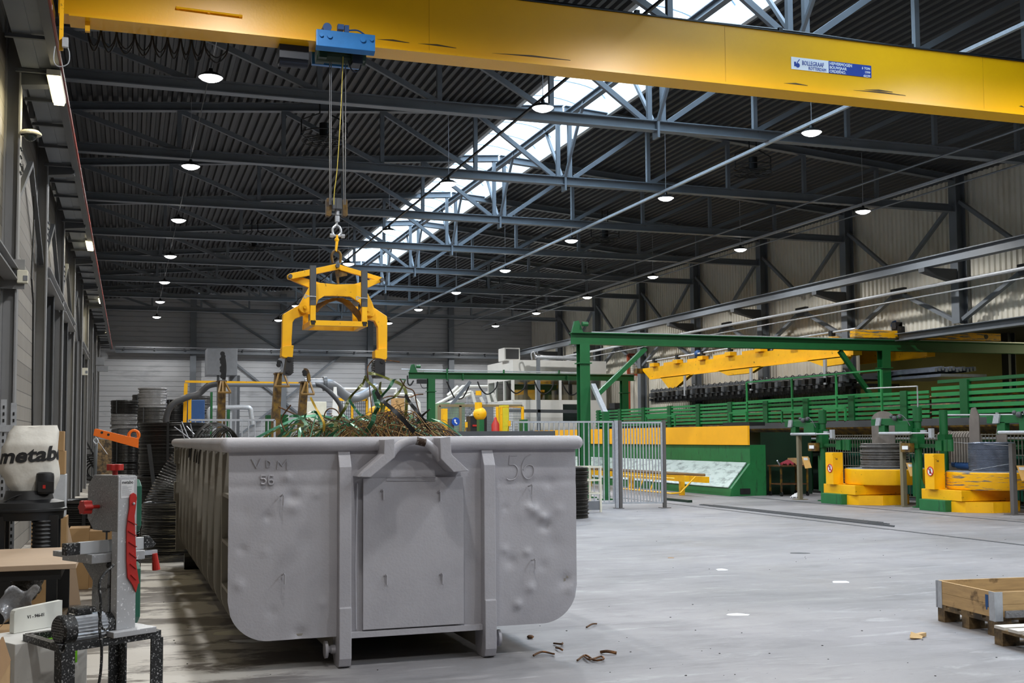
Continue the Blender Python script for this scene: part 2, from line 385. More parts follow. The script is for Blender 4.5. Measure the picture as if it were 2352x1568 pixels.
MB().box((XR+.1, YB, 4.9), (33.2, 34, 5.1)).out('ceiling_side_bay', pm('dark_soffit', '#2a2b2c', .7), kind='structure')
# steel columns -----------------------------------------------------------------
YT = [15.1+5.05*k for k in range(9)]
def column_left(y):
    m = MB(); m.ibeam((XL+.09, y, 0), (XL+.09, y, 8.7), .2, .2, .02, .014, (1, 0, 0))
    return m
for i, y in enumerate(YT):
    t = T('steel_column', f'grey steel column against the boarded left wall, {ORD[i]} from the camera', 'column', (XL+.1, y, 0), 'columns along the left wall')
    m = MB(); m.ibeam((XL+.09, y, 0), (XL+.09, y, 8.7), .24, .18, .02, .014, (1, 0, 0)); m.out('shaft', COLG if i < 1 else COLG, t)
    m = MB(); m.prism(((XL+.17, 6.13), (-.92, 6.13), (-.92, 6.02), (XL+.17, 5.98)), (0, y-.1, 0), (1, 0, 0), (0, 0, 1), (0, .2, 0)); m.out('bracket', STEELD, t)
    if i < 3:
        m = MB()
        for zz in (4.9, 5.0, 5.1, 5.2):
            for dy in (-.05, .05): m.sphere((XL+.185, y+dy, zz), .018, 6, 4)
        m.out('bolt_heads', STEELD, t)
for i in range(len(YT)-1):
    y0, y1 = YT[i]+.12, YT[i+1]-.12; ym = (y0+y1)/2
    if i in (1, 2, 4):
        m = MB(); m.ibeam((XL+.12, y0, 4.38), (XL+.12, y1, 4.38), .2, .2); m.out('wall_rail_beam', COLG, None, f'grey horizontal beam between columns {ORD[i]} and {ORD[i+1]} of the left wall', 'beam', 'beams of the left wall')
    if i in (1, 2, 3, 4, 6):
        m = MB(); m.ibeam((XL+.08, ym, 0), (XL+.08, ym, 4.27), .16, .14, .014, .01, (1, 0, 0)); m.out('door_post', STEELD, None, f'slim dark post under the wall beam, bay {i+1} of the left wall', 'post', 'posts of the left wall')
    if i in (0, 1, 2, 3):
        m = MB(); m.bar((XL+.1, y0, 7.9), (XL+.1, ym, 6.3), .07, .07); m.bar((XL+.1, ym, 6.3), (XL+.1, y1, 7.9), .07, .07); m.bar((XL+.1, ym, 5.6), (XL+.1, y0, 4.5), .07, .07); m.bar((XL+.1, ym, 5.6), (XL+.1, y1, 4.5), .07, .07)
        m.out('cross_brace', STEELD, None, f'dark steel cross brace high in bay {i+1} of the left wall', 'brace', 'braces of the left wall')
# horizontal strut before the first column
m = MB(); m.ibeam((XL+.12, 8, 3.62), (XL+.12, 14.95, 3.62), .16, .16); m.cbox((XL+.12, 14.94, 3.62), (.3, .03, .36)); m.out('wall_strut', COLG, None, 'grey beam joining the nearest left column from the camera side', 'beam')
# crane runway on the left
t = T('crane_runway', 'grey crane runway girder along the left wall with red conductor rail', 'runway', (-.95, 30, 5.8))
m = MB(); m.ibeam((-1.02, 5, 6.38), (-1.02, YF-.95, 6.38), .22, .46); m.out('girder', STEEL, t)
m = MB(); m.box((-1.04, 5, 6.61), (-1.0, YF-.95, 6.65)); m.out('rail', STEELD, t)
m = MB(); m.box((XL+.2, 5, 6.14), (-1.1, YF-.95, 6.17)); m.out('walkway_plate', STEEL, t)
y = 6
while y < YF-1: m = MB(); m.cbox((-1.12, y, 6.11), (.5, .05, .04)); m.out('cross_bar', STEELD, t); y += 1.26
m = MB()
m.prism(((0, 0), (.1, 0), (.1, .05), (.095, .05), (.095, .005), (.005, .005), (.005, .05), (0, .05)), (-.95, 5, 6.08), (1, 0, 0), (0, 0, 1), (0, YF-6, 0)); m.out('cable_tray', STEELD, t)
m = MB(); m.box((-.85, 5, 6.1), (-.825, YF-.95, 6.16)); m.out('conductor_rail', pm('conductor_red', '#8e3a30', .5), t, 'dull red conductor rail')
y = 6.3
while y < YF-1: m = MB(); m.cbox((-.87, y, 6.13), (.1, .03, .05)); m.out('rail_clip', GALV, t); y += 1.26
# tube lamps under the runway
LT = bpy.data.lights.new('tube_lamp', 'AREA'); LT.shape = 'RECTANGLE'; LT.size = .16; LT.size_y = 1.2; LT.energy = 26; LT.color = (1, .86, .52)
for i, (px, py) in enumerate(((130, 206), (206, 563), (232, 690), (247, 762))):
    q = at(px, py, X=-.92)
    t = T('tube_lamp', f'yellow glowing tube lamp under the left runway, {ORD[i]} from the camera', 'lamp', q, 'tube lamps under the runway')
    m = MB(); m.box((q.x-.08, q.y-.6, q.z), (q.x+.08, q.y+.6, q.z+.07)); m.out('housing', CREAM, t)
    m = MB(); m.prism(((-.07, 0), (-.06, -.04), (.06, -.04), (.07, 0)), (q.x, q.y-.57, q.z), (1, 0, 0), (0, 0, 1), (0, 1.14, 0)); m.out('lens', TUBEL, t)
    lo = bpy.data.objects.new('glow', LT); COL.objects.link(lo); lo.parent = t; lo.location = (0, 0, -.07)
# columns, runway and braces of the right side
XRC = 21.12
for i, y in enumerate(YT):
    t = T('steel_column', f'tall dark steel column against the corrugated right wall, {ORD[i]} from the camera', 'column', (XRC+.15, y, 0), 'columns along the right wall')
    m = MB(); z0 = 4.6 if y < 30 else 0
    m.ibeam((XRC+.15, y, z0), (XRC+.15, y, 8.7), .3, .3, .022, .015, (1, 0, 0)); m.out('shaft', STEEL, t)
    m = MB(); m.prism(((XRC, 6.06), (20.05, 6.06), (20.05, 5.95), (XRC, 5.7)), (0, y-.12, 0), (1, 0, 0), (0, 0, 1), (0, .24, 0)); m.out('bracket', STEELD, t)
    if i < len(YT)-1:
        y1 = YT[i+1]; ym = (y+y1)/2; xb = XRC+.12
        b = T('cross_brace', f'grey steel cross brace on the right wall between its {ORD[i]} and {ORD[i+1]} columns', 'brace', (xb, ym, 5), 'braces of the right wall')
        m = MB(); m.bar((xb, y+.15, 7.9), (xb, ym-.12, 6.3), .1, .1); m.out('upper_arm', STEEL, b)
        m = MB(); m.bar((xb, y1-.15, 7.9), (xb, ym+.12, 6.3), .1, .1); m.out('upper_arm', STEEL, b)
        m = MB(); m.bar((xb, ym-.25, 5.65), (xb, y+.17, 4.7), .13, .1); m.out('lower_arm', STEEL, b)
        m = MB(); m.bar((xb, ym+.25, 5.65), (xb, y1-.17, 4.7), .13, .1); m.out('lower_arm', STEEL, b)
        m = MB(); m.cbox((xb, ym, 5.72), (.12, .6, .3)); m.out('gusset', STEELD, b)
t = T('crane_runway', 'grey crane runway girder along the corrugated right wall', 'runway', (20.2, 35, 5.9))
m = MB(); m.ibeam((20.2, 5, 6.2), (20.2, YF-.95, 6.2), .26, .27); m.out('girder', STEEL, t)
m = MB(); m.box((20.18, 5, 6.33), (20.22, YF-.95, 6.37)); m.out('rail', STEELD, t)
for k, (x, z, r) in enumerate(((20.55, 5.62, .05), (20.75, 5.42, .022))):
    m = MB(); m.tube([(x, 5, z), (x, YF-.3, z)], r, 8); m.out('wall_pipe', GALV, None, ('thick grey pipe running just under the right runway', 'thin grey pipe running below the thicker one on the right wall')[k], 'pipe')
m = MB(); m.ibeam((21.35, YB, 4.45), (21.35, 27.9, 4.45), .3, .22); m.out('opening_lintel', STEEL, None, 'grey steel girder above the opening in the right wall', 'beam')
# far wall steelwork
for i, x in enumerate((3.05, 7.6, 12.2, 16.7)):
    m = MB(); m.ibeam((x, YF-.42, 0), (x, YF-.42, 9.2), .3, .26, .022, .015, (0, 1, 0)); m.out('steel_column', STEEL, None, f'grey steel column on the far wall, {ORD[i]} from its left corner', 'column', 'columns of the far wall')
t = T('wind_girder', 'grey horizontal girder across the far wall', 'beam', (10, YF-.5, 6.1))
m = MB(); m.box((-.7, YF-.9, 6.22), (19.9, YF-.78, 6.26)); m.out('top_flange', GALV, t)
m = MB(); m.ibeam((-.7, YF-.7, 6.05), (19.9, YF-.7, 6.05), .2, .2); m.out('beam', STEEL, t)
for k in range(15): m = MB(); m.cbox((XL+1.2+1.45*k, YF-.72, 6.15), (.06, .3, .12)); m.out('clip', STEELD, t)
for i, (a, c) in enumerate((((3.1, 9), (7.5, 6.3)), ((12.1, 9), (7.7, 6.3)), ((4.6, 6.0), (10.9, 1.0)), ((10.6, 6.0), (4.4, 1.0)), ((16.6, 9), (12.3, 6.3)))):
    m = MB(); yb = YF-.11-.1*(i % 2 if i in (2, 3) else 0); m.bar((a[0], yb, a[1]), (c[0], yb, c[1]), .12, .1); m.out('cross_brace', STEEL, None, ['upper left diagonal brace on the far wall', 'upper right diagonal brace meeting it on the far wall', 'lower diagonal brace falling to the right on the far wall', 'lower diagonal brace falling to the left on the far wall', 'diagonal brace on the far wall right of the middle column'][i], 'brace', 'braces of the far wall')
# ---------------------------------------------------------------- roof trusses
TB = 7.63
def truss(y):
    t = T('roof_truss', 'x', 'roof truss', (XC, y, TB), 'trusses under the roof')
    for x0, x1 in ((-1.3, XC-.02), (XC+.02, XRC)):
        m = MB(); m.ibeam((x0, y, TB+.1), (x1, y, TB+.1), .2, .2, .018, .014); m.out('bottom_chord', STEEL, t)
        m = MB(); m.ibeam((x0, y, zroof(x0)-.1), (x1, y, zroof(x1)-.1), .18, .18, .016, .012); m.out('top_chord', STEEL, t)
    for s in (-1, 1):
        m = MB(); m.bar((XC+s*.15, y, TB+.2), (XC+s*.15, y, zroof(XC)-.18), .09, .09); m.out('post', STEEL, t)
        m = MB(); m.bar((XC, y+s*.1, TB+.2), (XC+.0, y+s*1.35, 9.38), .06, .06); m.out('knee_brace', STEEL, t)
        for k in range(1, 5):
            x = XC+s*2.22*k; m = MB(); m.bar((x, y, TB+.2), (x, y, zroof(x)-.18), .09, .09); m.out('post', STEEL, t)
        for k in range(0, 5):
            xa, xb = XC+s*(2.22*k+(.25 if k == 0 else .05)), XC+s*2.22*(k+1); xb = max(-1.2, min(XRC-.1, xb))
            m = MB(); m.bar((xa, y, TB+.2), (xb, y, zroof(xb)-.18), .1, .08, (0, 1, 0)); m.out('diagonal', STEEL, t)
    m = MB(); m.cbox((XC, y, TB+.06), (.05, .24, .4)); m.out('hinge_plate', STEEL, t)
    return t
t0 = truss(YT[0])
for i, y in enumerate(YT):
    lab = f'dark grey steel roof truss under the ribbed roof, {ORD[i]} from the camera'
    if i == 0: t0['label'] = lab
    else: dup(t0, (XC, y, TB), lab)
m = MB(); m.ibeam((XC, 6, 9.28), (XC, YF-.3, 9.28), .14, .16); m.out('ridge_beam', STEEL, None, 'grey ridge beam running lengthwise under the skylight', 'beam')
# lamp trunking and roof pipes
for i, (x, z, r) in enumerate(((1.167, 7.56, .006), (6.85, 7.56, .02), (12.34, 7.56, .03), (18.0, 7.56, .03))):
    m = MB(); m.box((x-r, 8, z), (x+r, YF-2, z+r*2)); m.out('lamp_trunking', (BLACK, BLACK, GALV, GALV)[i], None, f'thin straight lamp trunking above the {ORD[i]} row of round lamps from the left wall', 'trunking', 'trunking above the lamp rows')
for i, x in enumerate((16.33, 18.5)):
    m = MB(); m.tube([(x, 8, 7.52), (x, YF-1, 7.52)], .022, 6); m.out('roof_pipe', STEEL, None, ('thin grey pipe under the roof right of the lamp rows', 'thin grey pipe under the roof nearest the right wall')[i], 'pipe')
# high-bay lamps
LD = bpy.data.lights.new('high_bay', 'SPOT'); LD.shadow_soft_size = .12; LD.energy = 440; LD.color = (1, .985, .96); LD.spot_size = math.radians(162); LD.spot_blend = .35
def lamp(p, ch):
    t = T('pendant_lamp', 'x', 'lamp', p, 'round lamps under the roof')
    m = MB(); m.lathe([(0, .15), (.03, .15), (.04, .09), (.12, .07), (.19, .02), (.2, 0), (.19, 0)], p, n=20); m.out('housing', BLACK, t, smooth=True)
    m = MB(); m.lathe([(0, -.07), (.08, -.06), (.15, -.03), (.19, .004)], p, n=20); m.out('lens', LENS, t, smooth=True)
    m = MB(); m.tube([p+V((0, 0, .14)), p+V((0, 0, ch))], .007, 5); m.out('chain', GALV, t)
    lo = bpy.data.objects.new('glow', LD); COL.objects.link(lo); lo.parent = t; lo.location = (0, 0, -.14)
    return t
for r, x in enumerate((1.167, 6.85, 12.34, 18.0)):
    l0 = None
    for k in range(10):
        y = 18.57+6.27*(k-3)-(0, .15, 2.2, 0)[min(k, 3)]; p = V((x, y, 7.4))
        lab = f'round white lamp, {ORD[max(k-3, 0)]} beyond the crane in the {ORD[r]} row from left' if k >= 3 else f'round white lamp above the camera, {ORD[r]} row from left, place {k+1}'
        if l0 is None: l0 = lamp(p, zroof(x)+.04-7.4); l0['label'] = lab
        else: dup(l0, p, lab)
# destratification fans
def fan(p):
    t = T('ceiling_fan', 'x', 'fan', p, 'black fans under the roof')
    m = MB(); [m.torus(p, r, .012, n=28, m=5) for r in (.2, .34, .48)]; m.torus(p+V((0, 0, .16)), .5, .015, n=28, m=5)
    for k in range(8):
        a = k*PI/4; m.bar(p, p+V((math.cos(a)*.49, math.sin(a)*.49, 0)), .015, .015)
    m.out('guard', BLACK, t)
    m = MB(); m.cyl(p+V((0, 0, .05)), p+V((0, 0, .4)), .11); m.out('motor', BLACK, t)
    m = MB()
    for k in range(4):
        a = k*PI/2+.3; m.cbox(p+V((math.cos(a)*.26, math.sin(a)*.26, .09)), (.4, .13, .012), a)
    m.out('blades', BLACK, t)
    for sx_ in (-1, 1):
        m = MB(); m.tube([p+V((sx_*.5, 0, .1)), p+V((sx_*.5, 0, .45)), p+V((sx_*.1, 0, .62)), p+V((sx_*.1, 0, 1.0))], .018, 5); m.out('hanger', BLACK, t)
    return t
f0 = None
for (px, py), lab in zip(((745, 325), (1730, 398), (585, 572), (1390, 552), (1122, 662)), ('black caged fan under the roof above the hoist ropes', 'black caged fan under the roof high on the right', 'small black fan under the roof left of the hanging tongs', 'black fan under the roof between the second and third lamp rows right of the skylight', 'small distant black fan under the roof beyond the skylight')):
    p = at(px, py, Z=8.1)
    if f0 is None: f0 = fan(p); f0['label'] = lab
    else: dup(f0, p, lab)
# daylight above the skylight, and the lamps of the side bay
LS = bpy.data.lights.new('daylight', 'AREA'); LS.shape = 'RECTANGLE'; LS.size = 4.5; LS.size_y = 62; LS.energy = 7500; LS.color = (.64, .83, 1)
lo = bpy.data.objects.new('daylight', LS); COL.objects.link(lo); lo.location = (XC, 25, 12.2)
w = bpy.data.worlds.new('world'); sc.world = w; w.use_nodes = True
w.node_tree.nodes['Background'].inputs[0].default_value = (.75, .86, 1, 1); w.node_tree.nodes['Background'].inputs[1].default_value = 1.5
LB = bpy.data.lights.new('side_bay_lamp', 'AREA'); LB.size = 1.2; LB.energy = 260; LB.color = (1, .93, .55)
for k, y in enumerate((14, 25)):
    t = T('strip_lamp', f'strip lamp in the yellow side bay, {ORD[k]} from the camera', 'lamp', (29, y, 4.82)); MB().box((28.5, y-.1, 4.82), (29.5, y+.1, 4.9)).out('housing', CREAM, t)
    lo = bpy.data.objects.new('glow', LB); COL.objects.link(lo); lo.parent = t; lo.location = (0, 0, -.03)

for k, (x, y) in enumerate(((27.2, 30), (30.5, 31))):
    m = MB(); m.ibeam((x, y, 0), (x, y, 4.9), .3, .3, .022, .015, (1, 0, 0)); m.out('steel_column', STEELD, None, ('dark column standing in the yellow side bay, left one', 'dark column standing in the yellow side bay, right one')[k], 'column')
def xz(pts, Y):
    r = []
    for a in pts:
        p = at(a[0], a[1], Y=Y); r.append((p.x, p.z))
    return r
def plate(m, pts, Y, dy): return m.prism(xz(pts, Y), (0, Y, 0), (1, 0, 0), (0, 0, 1), (0, dy, 0))
def z5(pts): return [(600+x/3.409, 440+y/3.409) for x, y in pts]
# ================================================================== SKIP
SK = T('waste_skip', 'large dented grey steel hook-lift skip in the foreground full of scrap', 'skip', (1.93, 8.1, 0))
X0, X1, ZB, RC, SL = .655, 3.235, .21, .28, 7.15
def outl(x0, x1, zb, r, zt, n=8):
    p = [(x0, zt)]+[(x0+r-r*math.cos(PI/2*i/n), zb+r-r*math.sin(PI/2*i/n)) for i in range(n+1)]
    return p+[(x1-r+r*math.sin(PI/2*i/n), zb+r-r*math.cos(PI/2*i/n)) for i in range(n+1)]+[(x1, zt)]
o_, i_ = outl(X0+.085, X1-.085, ZB+.02, RC-.07, 1.56), outl(X0+.1, X1-.1, ZB+.035, RC-.085, 1.56)
m = MB(); m.prism(o_+i_[::-1], (0, 8.115, 0), (1, 0, 0), (0, 0, 1), (0, SL-.115, 0)); m.out('shell', SKIPS, SK)
DENT = [(670, 1143, .05, .03), (673, 1160, .06, -.022), (614, 1186, .04, .018), (660, 1096, .035, -.015), (727, 1137, .025, -.01), (549, 1344, .05, -.014), (556, 1262, .04, .012), (608, 1268, .04, -.008), (740, 1385, .04, -.012),
 (688, 1455, .05, .025), (625, 1405, .05, .01), (1228, 1172, .045, -.035), (1248, 1188, .04, -.035), (1255, 1207, .045, .03), (1213, 1164, .03, -.02), (1163, 1166, .03, .012), (1175, 1290, .05, .02), (1160, 1262, .04, -.015), (1212, 1268, .03, -.02), (1220, 1350, .04, -.02), (1190, 1388, .035, -.025), (1300, 1335, .06, .025), (1310, 1350, .05, -.02), (1265, 1110, .06, .014), (1200, 1180, .08, -.012), (1275, 1250, .09, .012), (700, 1240, .09, .008), (560, 1180, .08, .008), (1250, 1300, .05, .012), (1285, 1170, .05, -.012)]
DD = [(at(a, b, Y=8.1), r*(.75 if abs(d) < .02 else .9), d*.75) for a, b, r, d in DENT]
def panel(u, v):
    x = X0+(X1-X0)*u; e = min(x-X0, X1-x); zb = ZB if e > RC else ZB+RC-math.sqrt(max(0, RC*RC-(RC-e)**2))
    z = zb+(1.55-zb)*v; y = 8.1
    for p, r, d in DD:
        q = ((x-p.x)**2+(z-p.z)**2)/(r*r)
        if q < 6: y += d*math.exp(-q)
    y += .004*math.sin(x*5+z*3)*math.sin(z*4.2+1)+(.006*math.exp(-((z-1.27)/.03)**2) if x < 1.4 or x > 2.6 else 0)
    return V((x, y, z))
m = MB(); m.grid(panel, 150, 80); m.out('front_panel', SKIPM, SK, smooth=True)
m = MB(); m.box((X0, 8.1+SL-.06, ZB), (X1, 8.1+SL, 1.56)); m.out('rear_door', SKIPS, SK)
m = MB(); rz = 1.561
for pts in (((X0-.01, 8.085, rz), (X1, 8.085, rz)), ((X0-.012, 8.085, rz), (X0-.012, 8.1+SL, rz)), ((X1, 8.085, rz), (X1, 8.1+SL, rz)), ((X0, 8.1+SL, rz), (X1, 8.1+SL, rz))): m.tube(pts, .052, 16)
m.sphere((X0-.012, 8.085, rz), .052, 16, 8); m.sphere((X1, 8.085, rz), .052, 16, 8); m.out('rim', SKIPM, SK, smooth=True)
oo = outl(X0+.002, X1-.002, ZB+.002, RC, 1.53)
for s in (0, 1):
    for k, y in enumerate([8.62+.655*j for j in range(11)]):
        a = oo[:10] if s == 0 else oo[::-1][:10]; b_ = o_[:10] if s == 0 else o_[::-1][:10]
        w_ = .05
        m = MB(); m.prism(a+b_[::-1], (0, y, 0), (1, 0, 0), (0, 0, 1), (0, w_, 0)); m.out('side_rib', SKIPS, SK)
    for z in (1.2, .87, .55):
        x = X0+.085 if s == 0 else X1; m = MB(); m.box((x-.08, 8.11, z-.012), (x, 8.62, z+.012)); m.out('side_stiffener', SKIPS, SK)
for z in (1.42, .95):
    m = MB(); m.box((X0-.03, 8.1+SL-.2, z-.12), (X0+.05, 8.1+SL-.05, z+.12)); m.out('door_hinge', SKIPS, SK)
for x0, x1 in ((1.405, 1.492), (2.472, 2.56)):
    m = MB(); m.prism(((8.1, 1.53), (8.085, 1.53), (8.01, 1.4), (8.01, .42), (7.995, .42), (7.995, .07), (8.02, .015), (8.06, 0), (8.2, 0), (8.25, .06), (8.25, .2), (8.1, .21)), (x0, 0, 0), (0, 1, 0), (0, 0, 1), (x1-x0, 0, 0)); m.out('runner', SKIPM, SK, bevel=.006)
    m = MB(); m.box((x0, 8.25, .06), (x1, 8.1+SL-.1, ZB)); m.out('chassis_beam', SKIPS, SK)
for s, x in ((-1, 1.405), (1, 2.56)):
    m = MB(); m.lathe([(0, 0), (.032, 0), (.032, .03), (.024, .035), (.024, .05), (.06, .055), (.062, .075), (0, .078)], (x, 8.16, .115), (s, 0, 0), 20); m.out('front_roller', SKIPM, SK, smooth=True)
    m = MB(); xr = .84 if s < 0 else 3.02; m.cyl((xr-.1, 14.8, .1), (xr+.1, 14.8, .1), .1, n=20); m.out('rear_roller', BLACK, SK)
m = MB(); a, b_ = at(832, 1098, Y=8.09), at(1062, 1098, Y=8.09); m.box((a.x, 8.06, .25), (b_.x, 8.08, a.z)); m.out('centre_plate', SKIPM, SK, bevel=.004)
m = MB(); m.box((1.495, 8.05, ZB-.01), (2.47, 8.1, ZB+.03)); [m.tube([at(px, 1095+k*8, Y=8.055) for px in (888, 920, 960, 1000)], .005, 5) for k in (0, 1)]
m.tube([V((1.54, 8.08, .26)), V((1.535, 8.08, .7)), V((1.545, 8.08, 1.28))], .006, 5); m.out('weld_seams', SKIPM, SK)
HP = [[(882, 1009), (905, 1007), (906, 1050), (850, 1096), (824, 1095), (831, 1086), (881, 1043)], [(1010, 1005), (1034, 1002), (1037, 1043), (1077, 1081), (1042, 1084), (1012, 1053)]]
for q in HP:
    m = MB(); plate(m, q, 7.87, .24); m.out('hook_gusset', SKIPM, SK, bevel=.005)
HB = [(896, 1048), (903, 1036), (916, 1023), (934, 1014), (955, 1011), (976, 1016), (993, 1029), (1006, 1044), (1012, 1056)]
m = MB(); m.tube(bez([at(a, b, Y=7.95) for a, b in HB], 5), .03, 14); m.out('hook_bar', SKIPM, SK, smooth=True)
m = MB(); m.tube(bez([at(a, b, Y=7.948) for a, b in HB[4:6]], 5), .0306, 14); m.out('rust_patch', pm('rubbed_rust', '#3a2718', .6, .3, .3, 30, second='#97938f', sscale=30, sthr=.56), SK, smooth=True, label='rubbed rusty middle of the hook bar')
for a, b in ((648, 1150), (651, 1331), (878, 1138), (1009, 1141), (886, 1333), (1014, 1330), (1221, 1126), (1228, 1297)):
    p = at(a, b, Y=8.05); m = MB(); m.tube([p+V((-.008, .04, .03)), p+V((-.008, 0, .035)), p+V((0, -.01, .045)), p+V((.008, 0, .035)), p+V((.008, 0, -.03))], .006, 6); m.out('sheet_hook', SKIPM, SK)
def strokes(lines, Y, parent, mat, r=.0045, name='welded_lettering'):
    m = MB()
    for l in lines: m.tube(bez([at(a, b, Y=Y) for a, b in l], 3) if len(l) > 2 else [at(a, b, Y=Y) for a, b in l], r, 5)
    return m.out(name, mat, parent)
c2 = lambda L_: [[(380+x/2.537, 950+y/2.537) for x, y in l] for l in L_]
strokes(c2([[(500, 262), (530, 318)], [(530, 318), (553, 262)], [(588, 270), (588, 312)], [(588, 270), (606, 280), (610, 292), (604, 308), (588, 312)], [(650, 322), (655, 276)], [(655, 276), (680, 305)], [(680, 305), (706, 266)], [(706, 266), (708, 325)]]), 8.095, SK, SKIPM)
strokes(c2([[(585, 360), (556, 360)], [(556, 360), (556, 380)], [(556, 380), (572, 378), (584, 392), (574, 408), (556, 406)], [(628, 362), (604, 360), (600, 385), (604, 408), (624, 408), (628, 392), (616, 384), (600, 388)]]), 8.095, SK, SKIPM, .007)
c3 = lambda L_: [[(850+x/2.536, 950+y/2.536) for x, y in l] for l in L_]
strokes(c3([[(858, 243), (815, 245)], [(815, 245), (812, 296)], [(812, 296), (845, 298), (864, 330), (850, 375), (815, 386), (798, 378)], [(940, 238), (905, 260), (888, 305), (893, 355), (922, 380), (950, 362), (958, 325), (945, 300), (915, 300), (895, 325)]]), 8.095, SK, SKIPM)
SK.rotation_euler.z = .0106
# ---------------------------------------------------------------- scrap in the skip
rz_ = random.Random(3)
m = MB()
def hill(px): return 18+34*math.exp(-((px-905)/62)**2)+10*math.exp(-((px-790)/60)**2)
for k in range(560):
    px = rz_.gauss(880, 78); px = min(1000, max(690, px)); yy = rz_.uniform(9.6, 13.2); h = hill(px)*rz_.uniform(.2, 1.0)*(1.45 if k % 17 == 0 else 1)
    x = at(px, 985, Y=yy).x; top = at(px, 990-h, Y=yy).z
    a = rz_.uniform(0, PI); ln = rz_.uniform(.15, .6)
    p0 = V((x-math.cos(a)*ln, yy-math.sin(a)*ln*.6, 1.35)); p1 = V((x+math.cos(a)*ln*rz_.uniform(.4, 1.4), yy+math.sin(a)*ln*.6, 1.35+rz_.uniform(0, .12)))
    md = V((x+rz_.uniform(-.1, .1), yy, top)); q1 = (p0+md)/2+V((rz_.uniform(-.1, .1), 0, rz_.uniform(0, .08))); q2 = (p1+md)/2+V((rz_.uniform(-.1, .1), 0, rz_.uniform(0, .08)))
    m.mi = k % 3; m.tube(bez([p0, q1, md, q2, p1], 4), rz_.uniform(.002, .0042), 4)
m.out('wire_tangle', [RUST, pm('rust_dark', '#2b2019', .7, .2, .3, 15), pm('rust_light', '#8a6a3c', .6, .3, .3, 15)], None, 'tangled heap of rusty wire heaped in the grey skip', 'scrap wire', kind='stuff')
m = MB()
for k in range(75):
    px = rz_.gauss(820, 95); px = min(985, max(690, px)); yy = rz_.uniform(9.6, 12.5); x = at(px, 985, Y=yy).x; top = at(px, 984-rz_.uniform(0, 32), Y=yy).z
    a = rz_.uniform(0, PI); ln = rz_.uniform(.25, .7); c_ = V((math.cos(a), math.sin(a)*.6, 0))
    p = [V((x, yy, 1.5))-c_*ln, V((x+rz_.uniform(-.05, .05), yy, top)), V((x, yy, 1.52))+c_*ln*rz_.uniform(.5, 1.2)]
    m.mi = k % 3; m.ribbon(bez(p, 6), rz_.uniform(.015, .03), .0015, (0, 1, .4), rz_.uniform(-1.5, 1.5))
m.out('strapping_tangle', [STRG, STRO, pm('pale_green_strapping', '#4f8f70', .25, .3, .2, 6)], None, 'low tangle of green and olive strapping between the wires in the skip', 'scrap strapping', kind='stuff')
STRIPS = [
 ('black_strap', STRB, 9.7, .034, [(931, 906), (945, 924), (960, 947), (992, 990)], 'black steel strap leaning at the right end of the scrap heap'),
 ('black_strap', STRB, 9.5, .042, [(863, 898), (880, 918), (910, 947), (955, 992)], 'longest black strap slanting down across the scrap heap with rusty tip'),
 ('black_strap', STRB, 10.4, .04, [(988, 939), (970, 957), (948, 982)], 'short black strap crossing behind the leaning one at the right'),
 ('olive_strap', STRO, 10.6, .03, [(838, 863), (848, 876), (862, 892), (872, 915)], 'olive strap standing up below the right tong jaw'),
 ('olive_strap', STRO, 10.8, .032, [(846, 857), (868, 859), (895, 871), (928, 886), (934, 918), (931, 985)], 'long olive strap arching over from the right tong jaw'),
 ('green_strap', STRG, 10.5, .034, [(932, 872), (910, 871), (893, 891), (876, 914), (862, 945), (850, 985)], 'green strap bowing over the middle of the heap'),
 ('olive_strap', STRO, 10.55, .028, [(931, 872), (922, 896), (905, 912), (888, 925), (870, 985)], 'olive strap folded back from the tip of the bowing green strap'),
 ('green_strap', STRG, 9.6, .04, [(858, 895), (866, 923), (869, 935), (863, 950), (856, 968), (843, 992)], 'wide glossy green strap hanging down the front of the heap'),
 ('green_strap', STRO, 9.9, .03, [(838, 868), (836, 880), (822, 893), (807, 912), (791, 940), (776, 965), (768, 990)], 'twisted olive green strap falling to the left of the heap'),
 ('green_strap', STRG, 9.9, .026, [(802, 918), (819, 939), (829, 953), (849, 961), (870, 985)], 'narrow green strap crossing the twisted one on the left'),
 ('yellow_strap', pm('yellow_strapping', '#c9a23a', .4, .1, .2, 6), 9.7, .022, [(713, 912), (728, 937), (743, 968), (746, 990)], 'straight yellow strap standing on the left of the scrap'),
 ('green_strap', STRG, 10.2, .03, [(702, 990), (703, 953), (719, 946), (733, 951), (741, 985)], 'upper of two green hoops at the left of the scrap'),
 ('green_strap', STRG, 9.9, .026, [(645, 985), (650, 968), (664, 957), (690, 957), (712, 985)], 'flat green hoop at the far left of the scrap'),
 ('olive_strap', STRO, 11, .03, [(874, 877), (875, 895), (876, 912), (880, 985)], 'upright olive strap behind the glossy green one'),
 ('steel_rod', RUST, 10.2, 0, [(640, 934), (703, 962), (774, 994)], 'thin brown rod slanting left out of the skip'),
 ('steel_rod', RUST, 9.8, 0, [(655, 990), (648, 962), (668, 930)], 'short rusty rod sticking up left of the yellow strap'),
 ('rusty_wire', RUST, 11.6, 0, [(918, 831), (890, 826), (862, 824), (848, 840), (845, 862), (852, 900), (858, 985)], 'rusty wire arching up over the right tong jaw'),
 ('rusty_wire', RUST, 10.4, 0, [(919, 870), (935, 888), (950, 898), (960, 925), (966, 960), (968, 990)], 'rusty wire curving down beside the green beam post'),
 ('rusty_wire', RUST, 10.1, 0, [(742, 985), (748, 950), (758, 938), (778, 945), (795, 985)], 'thick rusty wire hoop in front of the grey cabinet'),
 ('rusty_wire', RUST, 10.6, 0, [(878, 915), (900, 909), (938, 912), (958, 906), (972, 905)], 'rusty wire sticking out to the right near the black strap'),
]
